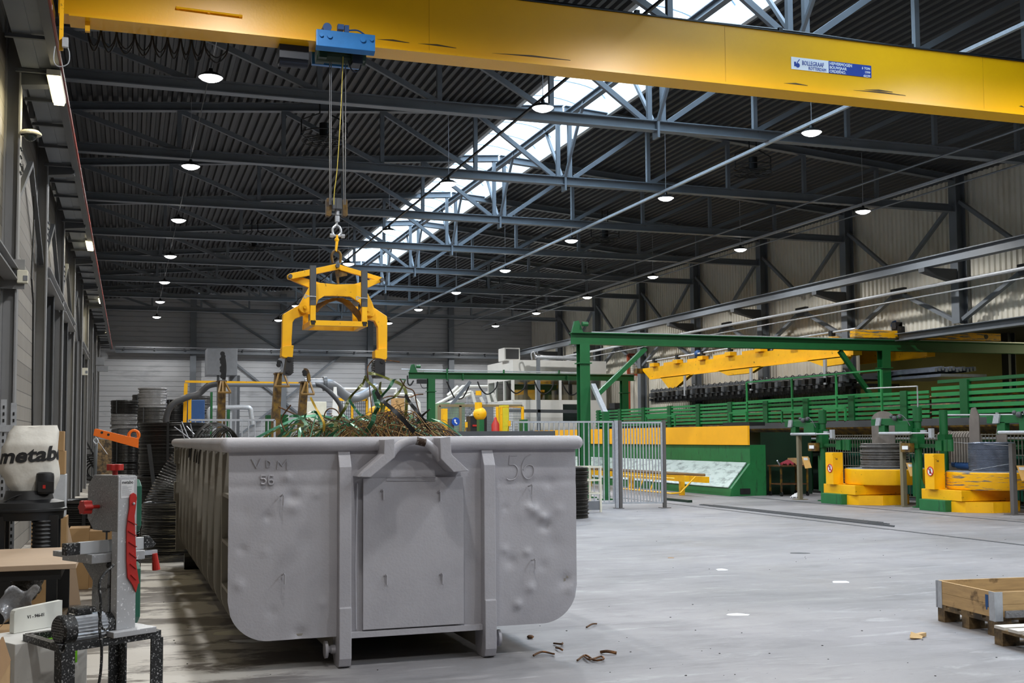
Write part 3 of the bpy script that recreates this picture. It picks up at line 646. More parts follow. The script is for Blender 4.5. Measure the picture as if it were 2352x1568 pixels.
for nm, mt, Y, w_, pts, lab in STRIPS:
    m = MB(); p = bez([at(a, b, Y=Y)+V((0, (i % 2)*.05, 0)) for i, (a, b) in enumerate(pts)], 6)
    if w_: m.ribbon(p, w_*.95, .002, (.8, .6, .25), .6)
    else: m.tube(p, .0065 if nm == 'steel_rod' else .006, 5)
    m.out(nm, mt, None, lab, 'scrap metal', 'loose straps and wires in the skip', smooth=bool(w_))
m = MB()
for k in range(26):
    t_ = k/25; Y = 11.2+1.6*rz_.random(); c_ = at(490+34*t_*rz_.uniform(.7, 1.2), 1030, Y=Y); R = .22+.06*t_+.02*rz_.random()
    u_ = V((math.cos(.35+t_*.9), math.sin(.35+t_*.9)*.5, 0)); m.tube([V((c_.x, Y, 1.42-.1*t_))+u_*R*math.cos(a)*1.15+V((0, 0, .36*math.sin(a))) for a in [PI*i/16 for i in range(17)]], .006, 4)
m.out('wire_bundle', WIRED, None, 'loose coil of black wire lying in the left rear of the skip', 'wire coil')
for k, (a, b, c_, d) in enumerate(((400, 980, 440, 998), (414, 975, 424, 996), (417, 968, 432, 992), (437, 973, 445, 995), (428, 978, 446, 985))):
    m = MB(); m.tube([at(a, b, Y=12.5), at(c_, d+12, Y=12.5)], .007, 5); m.out('steel_rod', WIREL, None, 'thin bright rod sticking out of the left corner of the skip', 'rod', 'bright rods in the skip corner')
# ================================================================== CRANE
CY = 13.0
CR = T('overhead_crane', 'yellow overhead crane girder spanning the hall near the roof', 'crane', (9.5, CY, 6.19))
m = MB(); m.box((-.79, CY, 6.22), (20.05, CY+.32, 6.985)); m.out('girder', YEL, CR)
m = MB(); m.box((-.68, CY-.045, 6.19), (20.0, CY+.33, 6.22)); m.out('bottom_flange', YEL, CR)
m = MB(); m.box((-.78, CY-.02, 6.985), (20.04, CY+.34, 7.0)); m.tube([V((x, CY+.03, 7.02+.012*math.sin(x*1.7))) for x in [2+.4*i for i in range(45)]], .014, 5); [m.cbox((4+2.1*k, CY+.03, 7.03), (.06, .06, .05)) for k in range(8)]; m.out('top_cable', BLACK, CR)
for x in (3.35, 7.35, 11.5): m = MB(); m.box((x-.0015, CY-.003, 6.23), (x+.0015, CY, 6.98)); m.out('weld_seam', pm('seam_yellow', '#c99200', .5), CR)
m = MB()
for a, b, c_, d in ((960, 100, 1048, 110), (1130, 122, 1310, 138), (865, 90, 940, 98), (1800, 191, 1855, 196), (1960, 207, 2080, 219), (1985, 206, 2050, 211), (2340, 244, 2352, 246)):
    p, q = at(a, b, Y=CY), at(c_, d, Y=CY); m.prism(((0, 0), (q.x-p.x, q.z-p.z-.006), (q.x-p.x, q.z-p.z), ((q.x-p.x)*.5, (q.z-p.z)*.5+.018)), p-V((0, .003, 0)), (1, 0, 0), (0, 0, 1), (0, .003, 0))
m.out('scrape_marks', pm('scrape_dark', '#4b3a22', .6), CR, label='dark scrape marks along the lower edge of the girder')
m = MB(); m.tube([at(404, 17, Y=CY-.03), at(557, 37, Y=CY-.03)], .012, 6); [m.cbox(at(a, b, Y=CY-.015), (.03, .03, .04)) for a, b in ((408, 17), (480, 27), (552, 36))]; m.out('grab_rail', YELW, CR)
for x in (-1.02, 20.2):
    m = MB(); m.box((x-.12, CY-1.0, 6.38), (x+.12, CY+1.3, 6.68)); [m.cyl((x-.05, CY+d, 6.37), (x+.05, CY+d, 6.37), .08) for d in (-.8, 1.1)]; m.out('end_carriage', YEL, CR)
m = MB(); p, q = at(143, -30, Y=12.6), at(145, 116, Y=12.6); m.box((p.x-.02, 12.58, q.z), (p.x+.02, 12.62, 6.5)); m.box((p.x-.02, 12.58, 6.45), (p.x+.02, 13.0, 6.5)); m.out('collector_arm', YELW, CR)
m = MB(); p = at(150, 98, Y=12.56); m.cbox(p, (.06, .05, .1)); m.tube(bez([p, p+V((.04, 0, -.1)), p+V((.03, 0, -.22)), p+V((-.06, 0, -.26)), p+V((-.11, 0, -.2)), p+V((-.1, 0, -.05))], 5), .006, 5); m.out('collector_box', GALV, CR)
m = MB(); p = at(201, 62, Y=CY+.1); m.box((p.x-.025, CY+.08, p.z-.05), (p.x+.025, CY+.14, 6.2)); m.out('flange_stop', YELW, CR)
m = MB(); xs = [at(px, 90, Y=CY+.5).x for px in (200, 232, 268, 310, 350, 385, 415, 440, 470, 525)]
m.box((xs[0]-.2, CY+.48, 6.3), (xs[-1]+2.4, CY+.52, 6.34))
for a, b in zip(xs, xs[1:]):
    for dz in (.24, .3): m.tube(bez([V((a, CY+.5, 6.3)), V((a+.02, CY+.5, 6.3-dz*.6)), V(((a+b)/2, CY+.5, 6.3-dz)), V((b-.02, CY+.5, 6.3-dz*.6)), V((b, CY+.5, 6.3))], 5), .009, 5)
m.out('festoon_cable', RUB, CR)
p, q, r = at(1817, 130, Y=CY-.006), at(1817, 158, Y=CY-.006), at(1903, 137, Y=CY-.006); s_ = at(2001, 150, Y=CY-.006)
zt, zb = p.z, q.z; H = zt-zb
m = MB(); m.box((p.x, CY-.006, zb), (r.x, CY, zt)); lp = m.out('name_plate', WHT, CR, label='white and blue plate with lettering on the girder')
m = MB(); m.box((r.x, CY-.007, zb), (s_.x, CY, zt)); m.out('plate_panel', INKB, lp)
yy = CY-.008; bx = p.x+.165
text('BOLLEGRAAF', H*.52, (bx, yy, zb+H*.42), (1, 0, 0), (0, 0, 1), INKB, lp, sx=(r.x-bx-.01)/(H*.52*7.15))
text('ROTTERDAM', H*.36, (bx+.1, yy, zb+H*.08), (1, 0, 0), (0, 0, 1), INKB, lp, sx=.78)
for k, (a, b) in enumerate((('HEFVERMOGEN', '5 TON'), ('BOUWJAAR', '1999'), ('ORDERNO.', '4327P'))):
    z = zb+H*(.69-.32*k); text(a, H*.34, (r.x+.012, yy, z), (1, 0, 0), (0, 0, 1), WHT, lp, sx=.9, bold=.0012); text(b, H*.27, (s_.x-.02, yy, z-.01), (1, 0, 0), (0, 0, 1), WHT, lp, align='RIGHT', bold=.001)
m = MB(); m.box((p.x+.045, yy, zb+H*.25), (p.x+.075, yy+.002, zb+H*.62)); m.cyl((p.x+.1, yy, zb+H*.35), (p.x+.1, yy+.002, zb+H*.35), .032); m.bar((p.x+.09, yy+.001, zb+H*.55), (p.x+.13, yy+.001, zb+H*.85), .012, .002, (0, 1, 0)); m.out('emblem', INKB, lp)
# trolley and hoist ---------------------------------------------------------------
TR = T('hoist_trolley', 'blue hoist trolley with four steel ropes hanging on the yellow crane girder', 'hoist', (2.35, 12.8, 6.1))
a, b = at(727, 68, Y=12.72), at(862, 122, Y=12.72); zt, zb = at(727, 66, Y=12.72).z, at(728, 104, Y=12.72).z
m = MB(); m.box((a.x, 12.72, zb), (b.x, 12.78, zt)); m.prism(((0, 0), (.07, -.035), (.07, 0)), (a.x, 12.72, zb), (0, 1, 0), (0, 0, 1), (b.x-a.x, 0, 0)); m.out('side_plate', BLUE, TR, bevel=.006)
m = MB(); m.box((a.x+.05, CY+.38, zb), (b.x-.05, CY+.44, zt)); m.out('side_plate', BLUE, TR)
for px, py, r in ((738, 81, .022), (757, 83, .03), (833, 92, .032), (853, 92, .02)):
    p = at(px, py, Y=12.72); m = MB(); m.cyl(p+V((0, -.025, 0)), p+V((0, .01, 0)), r, n=14); m.out('wheel_bolt', BLUE, TR)
m = MB(); p = at(750, 66, Y=12.8); m.cyl(p+V((0, -.06, 0)), p+V((0, .15, 0)), .05, n=16); p = at(782, 64, Y=12.8); m.cbox(p, (.07, .08, .06)); m.cbox(p+V((.07, 0, -.01)), (.05, .06, .08)); m.tube(bez([p+V((.1, 0, -.02)), p+V((.2, 0, -.01)), p+V((.28, 0, -.05))], 4), .01, 5); m.out('travel_motor', BLUED, TR)
m = MB(); p = at(672, 126, Y=13.3); m.cbox(p, (.34, .28, .17)); m.cyl(p+V((-.16, 0, -.05)), p+V((.17, 0, -.05)), .1, n=16); m.out('hoist_motor', NAVY, TR)
m = MB(); c_ = at(780, 130, Y=13.15); m.cyl(c_+V((-.28, 0, 0)), c_+V((.3, 0, 0)), .09, n=16); m.cbox(c_+V((.2, 0, .01)), (.16, .3, .16)); m.cbox(c_+V((-.22, 0, .03)), (.1, .26, .2)); m.out('rope_drum', GRND, TR)
m = MB(); m.cbox(at(818, 140, Y=13.1), (.12, .2, .12)); m.tube(bez([at(800, 140, Y=13.05), at(806, 158, Y=13.05), at(815, 165, Y=13.05), at(826, 160, Y=13.05), at(830, 145, Y=13.05)], 5), .008, 5); m.out('control_box', NAVY, TR)
for k, (x0, x1) in enumerate(((757, 757), (761, 760), (785, 790), (794, 793))):
    m = MB(); m.tube([at(x0, 130, Y=13.12), at(x1, 470, Y=13.2)], .0055, 6); m.out('steel_rope', WIREL, TR)
m = MB(); m.tube(bez([at(788, 130, Y=13.05), at(783, 250, Y=13.1), at(775, 380, Y=13.1), at(768, 440, Y=13.1), at(767, 470, Y=13.1)], 6), .005, 5); m.out('control_cable', pm('cable_yellow', '#c9b53a', .5), TR)
def P(m, pts, Y, dy): return plate(m, z5(pts), Y, dy)
GY = 13.3
m = MB(); P(m, [(560, 45), (635, 50), (633, 135), (560, 132)], GY-.08, .16); m.out('block_housing', STEELD, TR, bevel=.004)
for q in ([(512, 55), (520, 48), (545, 48), (552, 55), (552, 180), (540, 192), (512, 185)], [(640, 62), (650, 55), (668, 58), (676, 66), (678, 185), (660, 195), (640, 188)]):
    m = MB(); P(m, q, GY-.05, .1); m.out('sheave_cover', YELR, TR, bevel=.004)
m = MB(); a = at(*z5([(595, 165)])[0], Y=GY); m.cyl(a+V((0, 0, .04)), a+V((0, 0, -.03)), .03); m.cbox(a+V((0, 0, -.075)), (.05, .05, .07)); m.out('hook_swivel', GALV, TR, bevel=.004)
m = MB(); s = z5([(585, 215), (590, 255), (560, 290), (565, 335), (600, 345), (625, 320), (615, 280), (592, 262)]); m.tube(bez([at(*q, Y=GY) for q in s], 5), .014, 8); a, b = z5([(552, 343)])[0], z5([(640, 348)])[0]; m.cyl(at(*a, Y=GY), at(*b, Y=GY), .014); [m.cyl(at(*q, Y=GY)-V((.02, 0, 0)), at(*q, Y=GY)+V((.02, 0, 0)), .026, n=6) for q in (a, b)]; m.out('hook_shackle', GALV, TR)
# tongs ---------------------------------------------------------------------------
GR = T('hanging_tongs', 'yellow lifting tongs with black toothed jaws hanging above the skip', 'tongs', (2.3, GY, 2.33))
m = MB()
for q in ([(588, 335), (602, 340), (604, 400), (592, 470), (580, 460), (584, 400)],): P(m, q, GY-.02, .04)
m.sphere(at(*z5([(592, 378)])[0], Y=GY), .028, 10, 8); m.out('top_hook', YELW, GR)
m = MB(); s = z5([(562, 560), (553, 500), (572, 466), (600, 466), (622, 495), (618, 558)]); m.tube(bez([at(*q, Y=GY) for q in s], 5), .016, 8); m.out('suspension_ring', YELR, GR, smooth=True)
ARMS = [('scissor_arm', [(203, 655), (222, 640), (560, 570), (600, 562), (622, 580), (612, 606), (240, 684), (210, 685)], -.09, .05), ('scissor_arm', [(606, 566), (640, 578), (955, 673), (966, 690), (952, 706), (620, 614), (590, 600)], -.02, .05),
 ('link_arm', [(215, 682), (330, 672), (470, 716), (440, 748), (375, 752)], -.03, .06), ('link_arm', [(962, 694), (860, 686), (730, 722), (760, 752), (845, 748)], -.07, .06)]
for nm, q, y, d in ARMS:
    m = MB(); P(m, q, GY+y, d); m.out(nm, YELW, GR, bevel=.004)
m = MB(); P(m, [(582, 610), (605, 612), (612, 725), (598, 725)], GY-.02, .05); P(m, [(605, 612), (672, 635), (675, 655), (610, 668)], GY, .03); m.out('centre_link', YELR, GR)
m = MB(); P(m, [(372, 752), (420, 722), (470, 714), (590, 726), (740, 722), (795, 742), (832, 790), (868, 862), (895, 940), (880, 975), (835, 975), (790, 905), (770, 868), (700, 822), (640, 818), (560, 815), (495, 816), (448, 845), (420, 915), (380, 958), (318, 950), (292, 915), (300, 880), (345, 800)], GY-.1, .05); m.out('jaw_arch', YELW, GR, bevel=.004)
m = MB(); P(m, [(415, 925), (420, 885), (500, 850), (560, 832), (640, 830), (700, 858), (770, 935), (800, 1010), (780, 1035), (752, 985), (700, 925), (640, 870), (590, 850), (530, 868), (470, 910), (440, 945)], GY+.06, .05); m.out('inner_arch', YELR, GR, bevel=.004)
m = MB(); P(m, [(292, 888), (172, 958), (168, 1010), (162, 1290), (180, 1300), (242, 1290), (238, 1175), (246, 1022), (266, 994), (345, 962), (382, 945), (384, 895), (345, 860)], GY-.05, .1); m.out('jaw_leg', YELW, GR, bevel=.006)
m = MB(); P(m, [(880, 905), (985, 975), (988, 1010), (986, 1300), (972, 1335), (918, 1310), (914, 1060), (890, 1012), (850, 1000), (790, 1038), (800, 960), (830, 915)], GY-.05, .1); m.out('jaw_leg', YELW, GR, bevel=.006)
m = MB(); P(m, [(188, 1205), (255, 1202), (247, 1296), (185, 1300), (160, 1288), (165, 1215)], GY-.09, .18); m.out('jaw_sleeve', YELW, GR, bevel=.006)
m = MB(); P(m, [(892, 1242), (915, 1242), (915, 1228), (984, 1224), (987, 1300), (970, 1320), (892, 1300)], GY-.09, .18); m.out('jaw_sleeve', YELW, GR, bevel=.006)
def teeth(x, y0, y1, n, s): return [(x+(s*9 if i % 2 else 0), y0+(y1-y0)*i/(2*n)) for i in range(2*n+1)]
JB = pm('jaw_black', '#2d2d2e', .45, .2, .15, 10)
m = MB(); P(m, [(206, 1292), (250, 1296)]+teeth(248, 1300, 1420, 9, 1)+[(232, 1436), (185, 1428)], GY-.1, .2); jj = m.out('jaw_pad', JB, GR)
m = MB(); [m.cyl(at(*z5([q])[0], Y=GY-.115), at(*z5([q])[0], Y=GY-.09), .022, n=12) for q in ((221, 1316), (212, 1412))]; m.out('pad_bolts', JB, jj)
m = MB(); P(m, [(962, 1312), (972, 1330), (970, 1445), (955, 1458), (896, 1455)]+teeth(892, 1440, 1318, 9, -1)+[(900, 1312)], GY-.1, .2); jj = m.out('jaw_pad', JB, GR)
m = MB(); [m.cyl(at(*z5([q])[0], Y=GY-.115), at(*z5([q])[0], Y=GY-.09), .022, n=12) for q in ((948, 1330), (950, 1428))]; m.out('pad_bolts', JB, jj)
for q, r in (((340, 905), .05), (((835, 928)), .05)):
    p = at(*z5([q])[0], Y=GY-.1); m = MB(); m.cyl(p+V((0, -.015, 0)), p+V((0, .2, 0)), r*1.3, n=24); m.cyl(p+V((0, -.05, 0)), p, .022, n=12); m.out('pivot', YELW, GR)
for q in ((227, 662), (948, 689), (597, 580)):
    p = at(*z5([q])[0], Y=GY-.11); m = MB(); m.cyl(p+V((0, -.02, 0)), p+V((0, .16, 0)), .024, n=14); m.out('pin', STEELD, GR)
# guide frame of square tube
nY, fY = GY-.28, GY+.28
def fr(q, Y): return at(*z5([q])[0], Y=Y)
A, Bq = fr((403, 1028), nY), fr((806, 1044), nY); zf = A.z
m = MB(); m.bar((A.x-.035, nY, zf), (Bq.x+.035, nY, zf), .06, .06); m.bar((A.x-.035, fY, zf), (Bq.x+.035, fY, zf), .06, .06)
m.bar((A.x, nY, zf), (A.x, fY, zf), .06, .06); m.bar((Bq.x, nY, zf), (Bq.x, fY, zf), .06, .06)
m.out('guide_frame', YELW, GR, bevel=.003)
for x, tp in ((A.x, 580), (Bq.x, 600)):
    for Y in (nY, fY):
        z1 = fr((400, 870), Y).z; m = MB(); m.bar((x, Y, zf), (x, Y, z1), .06, .06); m.out('guide_post', YELW, GR)
        m = MB(); z2 = fr((400, tp), nY).z-(0 if Y == nY else .12); m.bar((x, Y, z1-.03), (x, Y, z2), .066, .066); m.out('post_sleeve', STEELD, GR)
    m = MB(); m.tube(bez([V((x-.06, nY-.06, fr((370, 820), nY).z)), V((x-.1, nY-.06, fr((370, 815), nY).z)), V((x-.1, nY-.06, fr((370, 840), nY).z)), V((x-.06, nY-.06, fr((370, 824), nY).z)), V((x+.03, nY-.05, fr((370, 824), nY).z))], 4), .006, 5); m.out('locking_pin', GALV, GR)
for q in ((403, 1028), (806, 1044)):
    p = fr(q, nY); m = MB(); m.box((p.x-.022, nY-.034, zf-.022), (p.x+.022, nY-.0295, zf+.022)); m.out('tube_opening', BLACK, GR)
# ================================================================== GANTRY
def gantry(lab, Y, X0, X1, zb, h, posts, bw):
    t = T('green_gantry', lab, 'gantry', (X0, Y, 0))
    m = MB(); m.ibeam((X0, Y, zb+h/2), (X1, Y, zb+h/2), bw, h, .022, .016); m.out('beam', GRN, t)
    m = MB(); m.box((X0+.6, Y-.04, zb+h), (X1, Y+.04, zb+h+.035)); m.out('rail', GALV, t)
    m = MB(); m.prism(((X0+.02, zb+h), (X0+.35, zb+h), (X0+.3, zb+h+.12), (X0+.22, zb+h+.32), (X0+.1, zb+h+.3)), (0, Y-.04, 0), (1, 0, 0), (0, 0, 1), (0, .08, 0)); m.cyl((X0+.28, Y-.12, zb+h+.22), (X0+.44, Y-.12, zb+h+.22), .06); m.out('end_stop', GRN, t)
    for x in posts:
        m = MB(); m.ibeam((x, Y, 0), (x, Y, zb), .28, .26, .02, .02, (0, 1, 0)); m.out('post', GRN, t)
        m = MB(); m.cbox((x, Y, .015), (.5, .5, .03)); m.out('base_plate', GRN, t)
        m = MB(); m.cbox((x, Y, zb-.5), (.36, .36, .03)); m.out('collar_plate', GRN, t)
    return t
g = gantry('nearer green gantry beam on posts in front of the yellow bridge', 28.1, 11.1, 27, 4.06, .32, (11.45, 20.95), .26)
m = MB(); m.bar(at(1368, 910, Y=28.1), at(1482, 800, Y=28.1), .12, .12, (0, 1, 0)); m.out('brace', GRN, g)
m = MB(); m.bar(at(1929, 806, Y=28.1), at(2036, 958, Y=28.1), .12, .12, (0, 1, 0)); m.out('brace', GRN, g)
m = MB(); p = at(1391, 945, Y=26.9); m.bar((p.x, 26.9, 0), (p.x, 26.9, p.z), .14, .14); m.cbox((p.x, 26.9, .015), (.4, .3, .03)); m.out('stub_post', GRN, g)
m = MB(); m.bar(at(1362, 884, Y=27.9), at(1391, 950, Y=26.9), .12, .1); m.out('prop', GALV, g, label='grey prop of the near post')
g = gantry('farther green gantry beam with hanging black cable loops', 43.5, 10.35, 20.0, 3.93, .25, (11.25, 19.55), .24)
FY = 43.4
for a, b, c in ((1026, 1080, 916), (1097, 1143, 905), (1164, 1208, 903), (1228, 1272, 905), (1291, 1337, 907)):
    pts = [at(a, 876, Y=FY), at(a+.12*(b-a), 890, Y=FY), at(a+.33*(b-a), c-3, Y=FY), at(a+.5*(b-a), c, Y=FY), at(a+.7*(b-a), c-4, Y=FY), at(a+.92*(b-a), 890, Y=FY), at(b, 876, Y=FY)]
    m = MB(); m.tube(bez(pts, 5), .028, 6); m.out('cable_loop', RUB, g)
m = MB(); m.tube(bez([at(936, 862, Y=FY), at(937, 880, Y=FY), at(943, 884, Y=FY), at(950, 874, Y=FY)], 5), .03, 6); m.tube(bez([at(965, 880, Y=FY), at(970, 890, Y=FY), at(980, 890, Y=FY), at(990, 884, Y=FY)], 5), .014, 5); m.out('cable_loop', RUB, g)
m = MB(); p = at(969, 876, Y=FY); m.cbox(p, (.38, .2, .17)); m.out('junction_box', BLACK, g)
m = MB(); m.tube([at(922, 848, Y=43.5), at(1345, 856, Y=43.5)], .025, 6); m.out('conductor_rod', GALV, g)
m = MB(); m.bar(at(1080, 876, Y=43.3), at(1027, 941, Y=43.3), .13, .1, (0, 1, 0)); m.out('prop', STEEL, g, label='grey prop slanting down from the beam')
for px, y0, y1 in ((1027, 846, 873), (1063, 858, 873), (1157, 849, 858), (1284, 850, 858), (1303, 862, 873)):
    m = MB(); p, q = at(px, y0, Y=43.36), at(px, y1, Y=43.36); m.box((p.x-.02, 43.3, q.z), (p.x+.02, 43.42, p.z)); m.out('cable_bracket', GRN, g)
# ---------------------------------------------------------------- yellow bridge
b = T('bridge_crane', 'worn yellow bridge beam resting on the two green gantry beams', 'crane', (20.35, 35, 3.95))
for nm, x, z0, z1 in (('main_beam', 20.3, 3.96, 4.42), ('second_beam', 22.9, 3.96, 4.42)):
    m = MB(); m.prism(((28.45, z0), (42.3, z0), (43.0, z1-.06), (43.0, z1), (28.45, z1)), (x-.15, 0, 0), (0, 1, 0), (0, 0, 1), (.3, 0, 0)); m.box((x-.2, 28.5, z0-.04), (x-.15, 42.2, z0)); m.out(nm, YELW, b)
m = MB(); m.box((19.9, 27.98, 4.43), (25.1, 28.24, 4.66)); m.out('end_carriage', YELS, b, bevel=.01)
m = MB(); m.cyl((24.55, 27.97, 4.55), (24.55, 28.25, 4.55), .07); m.out('carriage_hole', BLACK, b)
m = MB(); m.box((19.9, 42.95, 4.22), (23.4, 43.3, 4.42)); m.out('far_carriage', YELR, b)
m = MB(); m.tube([(20.15, 28.3, 4.72), (20.15, 42.5, 4.68)], .035, 8); m.out('drive_shaft', GALV, b)
for k in range(7):
    y = 29.5+2.05*k; m = MB(); m.cbox((20.15, y, 4.5), (.26, .4, .14)); m.out('bearing_seat', YELW, b)
    m = MB(); m.cbox((20.15, y, 4.68), (.14, .16, .16)); m.out('bearing', BLACK, b)
    if k < 6: m = MB(); m.cbox((20.3, y+.9, 4.48), (.2, .9, .12)); m.out('top_bracket', YELW, b)
m = MB(); [m.cbox(at(px, py, Y=28.1), s) for px, py, s in ((2075, 762, (.6, .3, .3)), (2062, 748, (.3, .2, .2)), (2094, 748, (.4, .2, .16)), (2090, 772, (.5, .3, .25)))]; p = at(2104, 744, Y=28); m.cyl(p, p+V((0, .25, 0)), .1); p = at(2073, 752, Y=28); m.cyl(p, p+V((0, .3, 0)), .14); m.out('drive_motor', pm('greasy_black', '#242323', .4, .2, .4, 12, second='#6d5a3a', sscale=9, sthr=.66), b)
m = MB(); p = at(2057, 746, Y=28.4); m.sphere(p, .14, 12, 8); p = at(1603, 812, X=20.2); m.sphere(p, .14, 12, 8); m.out('blue_motor', BLUED, b)
for pl in (((28.6, 3.95), (30.8, 3.95), (29.9, 3.7), (28.9, 3.72)), ((38.6, 3.95), (41.2, 3.95), (40.4, 3.45), (40, 3.45)), ((33.5, 3.95), (36.5, 3.95), (35.8, 3.75), (34.2, 3.75))):
    m = MB(); m.prism(pl, (20.1, 0, 0), (0, 1, 0), (0, 0, 1), (.15, 0, 0)); m.out('hanger_plate', YELW, b)
# dark gripper frame hung below
r = T('gripper_frame', 'long dark gripper frame with rows of hooks hanging under the yellow bridge', 'gripper', (20.6, 35, 2.95))
for x, z in ((19.9, 3.42), (21.6, 3.45), (19.9, 3.2)):
    m = MB(); m.box((x-.05, 28.4, z-.05), (x+.05, 41.6, z+.05)); m.out('long_rail', STEELD, r)
for k in range(34):
    y = 28.5+.39*k
    m = MB(); m.cbox((20.75, y, 3.3), (2.0, .1, .1)); m.cbox((19.8, y, 3.25), (.16, .18, .14)); m.cbox((19.85, y+.1, 3.08), (.2, .12, .1)); m.tube(arc((19.85, y, 3.38), .12, PI*.1, PI*.95, 8, (0, 1, 0)), .014, 5); m.out('hook_unit', [WIRED if k % 3 else STEELD], r)
for y in (29.3, 33.6, 38.4):
    m = MB(); m.cbox((19.75, y, 3.5), (.06, .12, .75)); m.out('guide_blade', GALV, r)
m = MB()
for k in range(190):
    y = 28.42+.069*k; m.prism(((-.02, 3.1), (.02, 3.1), (0, 2.88)), (19.8, y, 0), (0, 1, 0), (0, 0, 1), (.02, 0, 0))
m.box((19.8, 28.4, 3.04), (21.7, 41.6, 3.12)); m.box((20.05, 28.4, 2.96), (20.1, 41.6, 3.25)); m.out('comb_teeth', BLACK, r, kind='stuff')
m = MB(); [m.box((21.2+.12*k, 26.2, 3.35+.02*(k % 3)), (21.28+.12*k, 28.6, 3.45+.03*(k % 3))) for k in range(12)]; m.box((21.15, 25.9, 3.2), (22.7, 28.4, 3.28)); m.out('bar_bundle', WIREB, r)
# red mesh guard behind
t = T('mesh_guard', 'brick red wire mesh guard frame behind the yellow bridge', 'guard', (20, 46.5, 0))
m = MB(); a, c_ = at(1443, 814, Y=46.5), at(1588, 817, Y=46.5); d = at(1443, 860, Y=46.5)
for x in (a.x, (a.x+c_.x)/2, c_.x): m.box((x-.06, 46.45, 0), (x+.06, 46.55, a.z))
for z in (a.z, d.z): m.box((a.x, 46.46, z-.05), (c_.x, 46.54, z+.05))
m.out('frame', REDB, t)
m = MB(); n = 30
for i in range(1, n): x = a.x+(c_.x-a.x)*i/n; m.box((x-.006, 46.49, d.z), (x+.006, 46.5, a.z))
for i in range(1, 10): z = d.z+(a.z-d.z)*i/10; m.box((a.x, 46.49, z-.006), (c_.x, 46.5, z+.006))
m.out('mesh', STEEL, t)
# ================================================================== MACHINE LINE
t = T('straightening_machine', 'long green machine with yellow top panel and pale sloping chute', 'machine', (16, 34, 0))
m = MB(); m.prism(((15.2, 0), (16.3, 0), (16.3, 1.36), (15.82, 1.36), (15.82, .86), (15.24, .2)), (0, 27.05, 0), (1, 0, 0), (0, 0, 1), (0, 17, 0)); m.out('body', GRNW, t)
m = MB(); m.box((15.76, 27.05, 1.36), (15.82, 44, 1.88)); m.out('front_panel', pm('panel_yellow', '#f7b21a', .45, 0, .06, 2, second='#3d2f20', sscale=7, sthr=.74, ssoft=.03), t, label='yellow front panel with scraped lower edge')
m = MB(); m.prism(((15.81, .87), (15.235, .21), (15.215, .23), (15.79, .89)), (0, 27.2, 0), (1, 0, 0), (0, 0, 1), (0, 16.8, 0)); m.out('chute', CHUTE, t)
m = MB(); m.box((15.82, 27.05, 1.88), (16.3, 28.5, 1.98)); m.out('hopper', BLACK, t)
m = MB(); m.box((15.5, 27.03, .05), (15.8, 27.05, .2)); m.out('fork_slot', BLACK, t)
m = MB(); m.box((16.3, 27.3, 0), (17.9, 43.5, 1.7)); m.out('rear_body', GRND, t)
t = T('roller_bench', 'yellow roller bench standing in front of the green machine chute', 'bench', (14.4, 32, 0))
for y in [27.6+.32*k for k in range(30)]: m = MB(); m.tube([(13.6, y, .62), (14.75, y, .56)], .04, 6); m.out('roller', pm('roller_brown', '#7d6546', .5, .2, .2, 5), t)
m = MB(); m.box((14.0, 27.3, .4), (14.12, 37.5, .56)); m.box((14.6, 27.3, .36), (14.72, 37.5, .52)); m.out('side_beam', YELW, t)
for y in (28.2, 31.5, 34.8):
    m = MB(); m.box((14.3, y-.06, 0), (14.42, y+.06, .4)); m.out('leg', YELW, t)
m = MB(); pts = [(13.5, y, .1) for y in (26.9, 30)]; m.tube([(13.45, 30.5, .12), (13.45, 27.0, .12), (13.6, 26.8, .14), (14.1, 26.9, .55)], .022, 5); m.tube([(13.6, 30.5, .5), (13.6, 27.1, .5)], .022, 5); [m.tube([(13.45, y, .12), (13.6, y, .5)], .018, 5) for y in (27.6, 28.3, 29.0, 29.7, 30.4)]; m.out('guard_rail', YELW, t)
# slatted side of the bar magazine
t = T('slatted_magazine', 'long green slatted bar magazine with posts behind the machines', 'magazine', (19, 30, 0))
py_ = [44.9-2.25*k for k in range(15)]
for k in range(6):
    z = 2.03+.122*k; m = MB(); m.box((18.97, 23.7, z), (19.0, 45.2, z+.074)); m.out('slat', GRNL, t)
for k in range(8):
    z = 1.65+.15*k; m = MB(); m.box((18.97, 12.9, z), (19.0, 23.6, z+.09)); m.out('slat', GRNL, t)
for y in py_:
    m = MB(); m.box((18.93, y-.13, 0), (19.06, y+.13, 2.74 if y > 23.8 else 2.92)); m.out('post', GRN, t)
m = MB(); m.box((19.5, 12.9, 0), (19.65, 45.2, 2.5)); m.out('dark_backdrop', GRND, t)  # added dark sheet, its colour makes the gaps between slats read as shade
m = MB(); m.box((19.0, 13, 2.87), (19.25, 23.4, 2.95)); m.out('top_cover', GRN, t)
for k in range(9):
    m = MB(); z = 1.75+.1*k; m.tube([(19.2+.1*(k % 2), 13, z), (19.3, 43, z)], .04, 6); m.out('stored_bar', YELR, t)
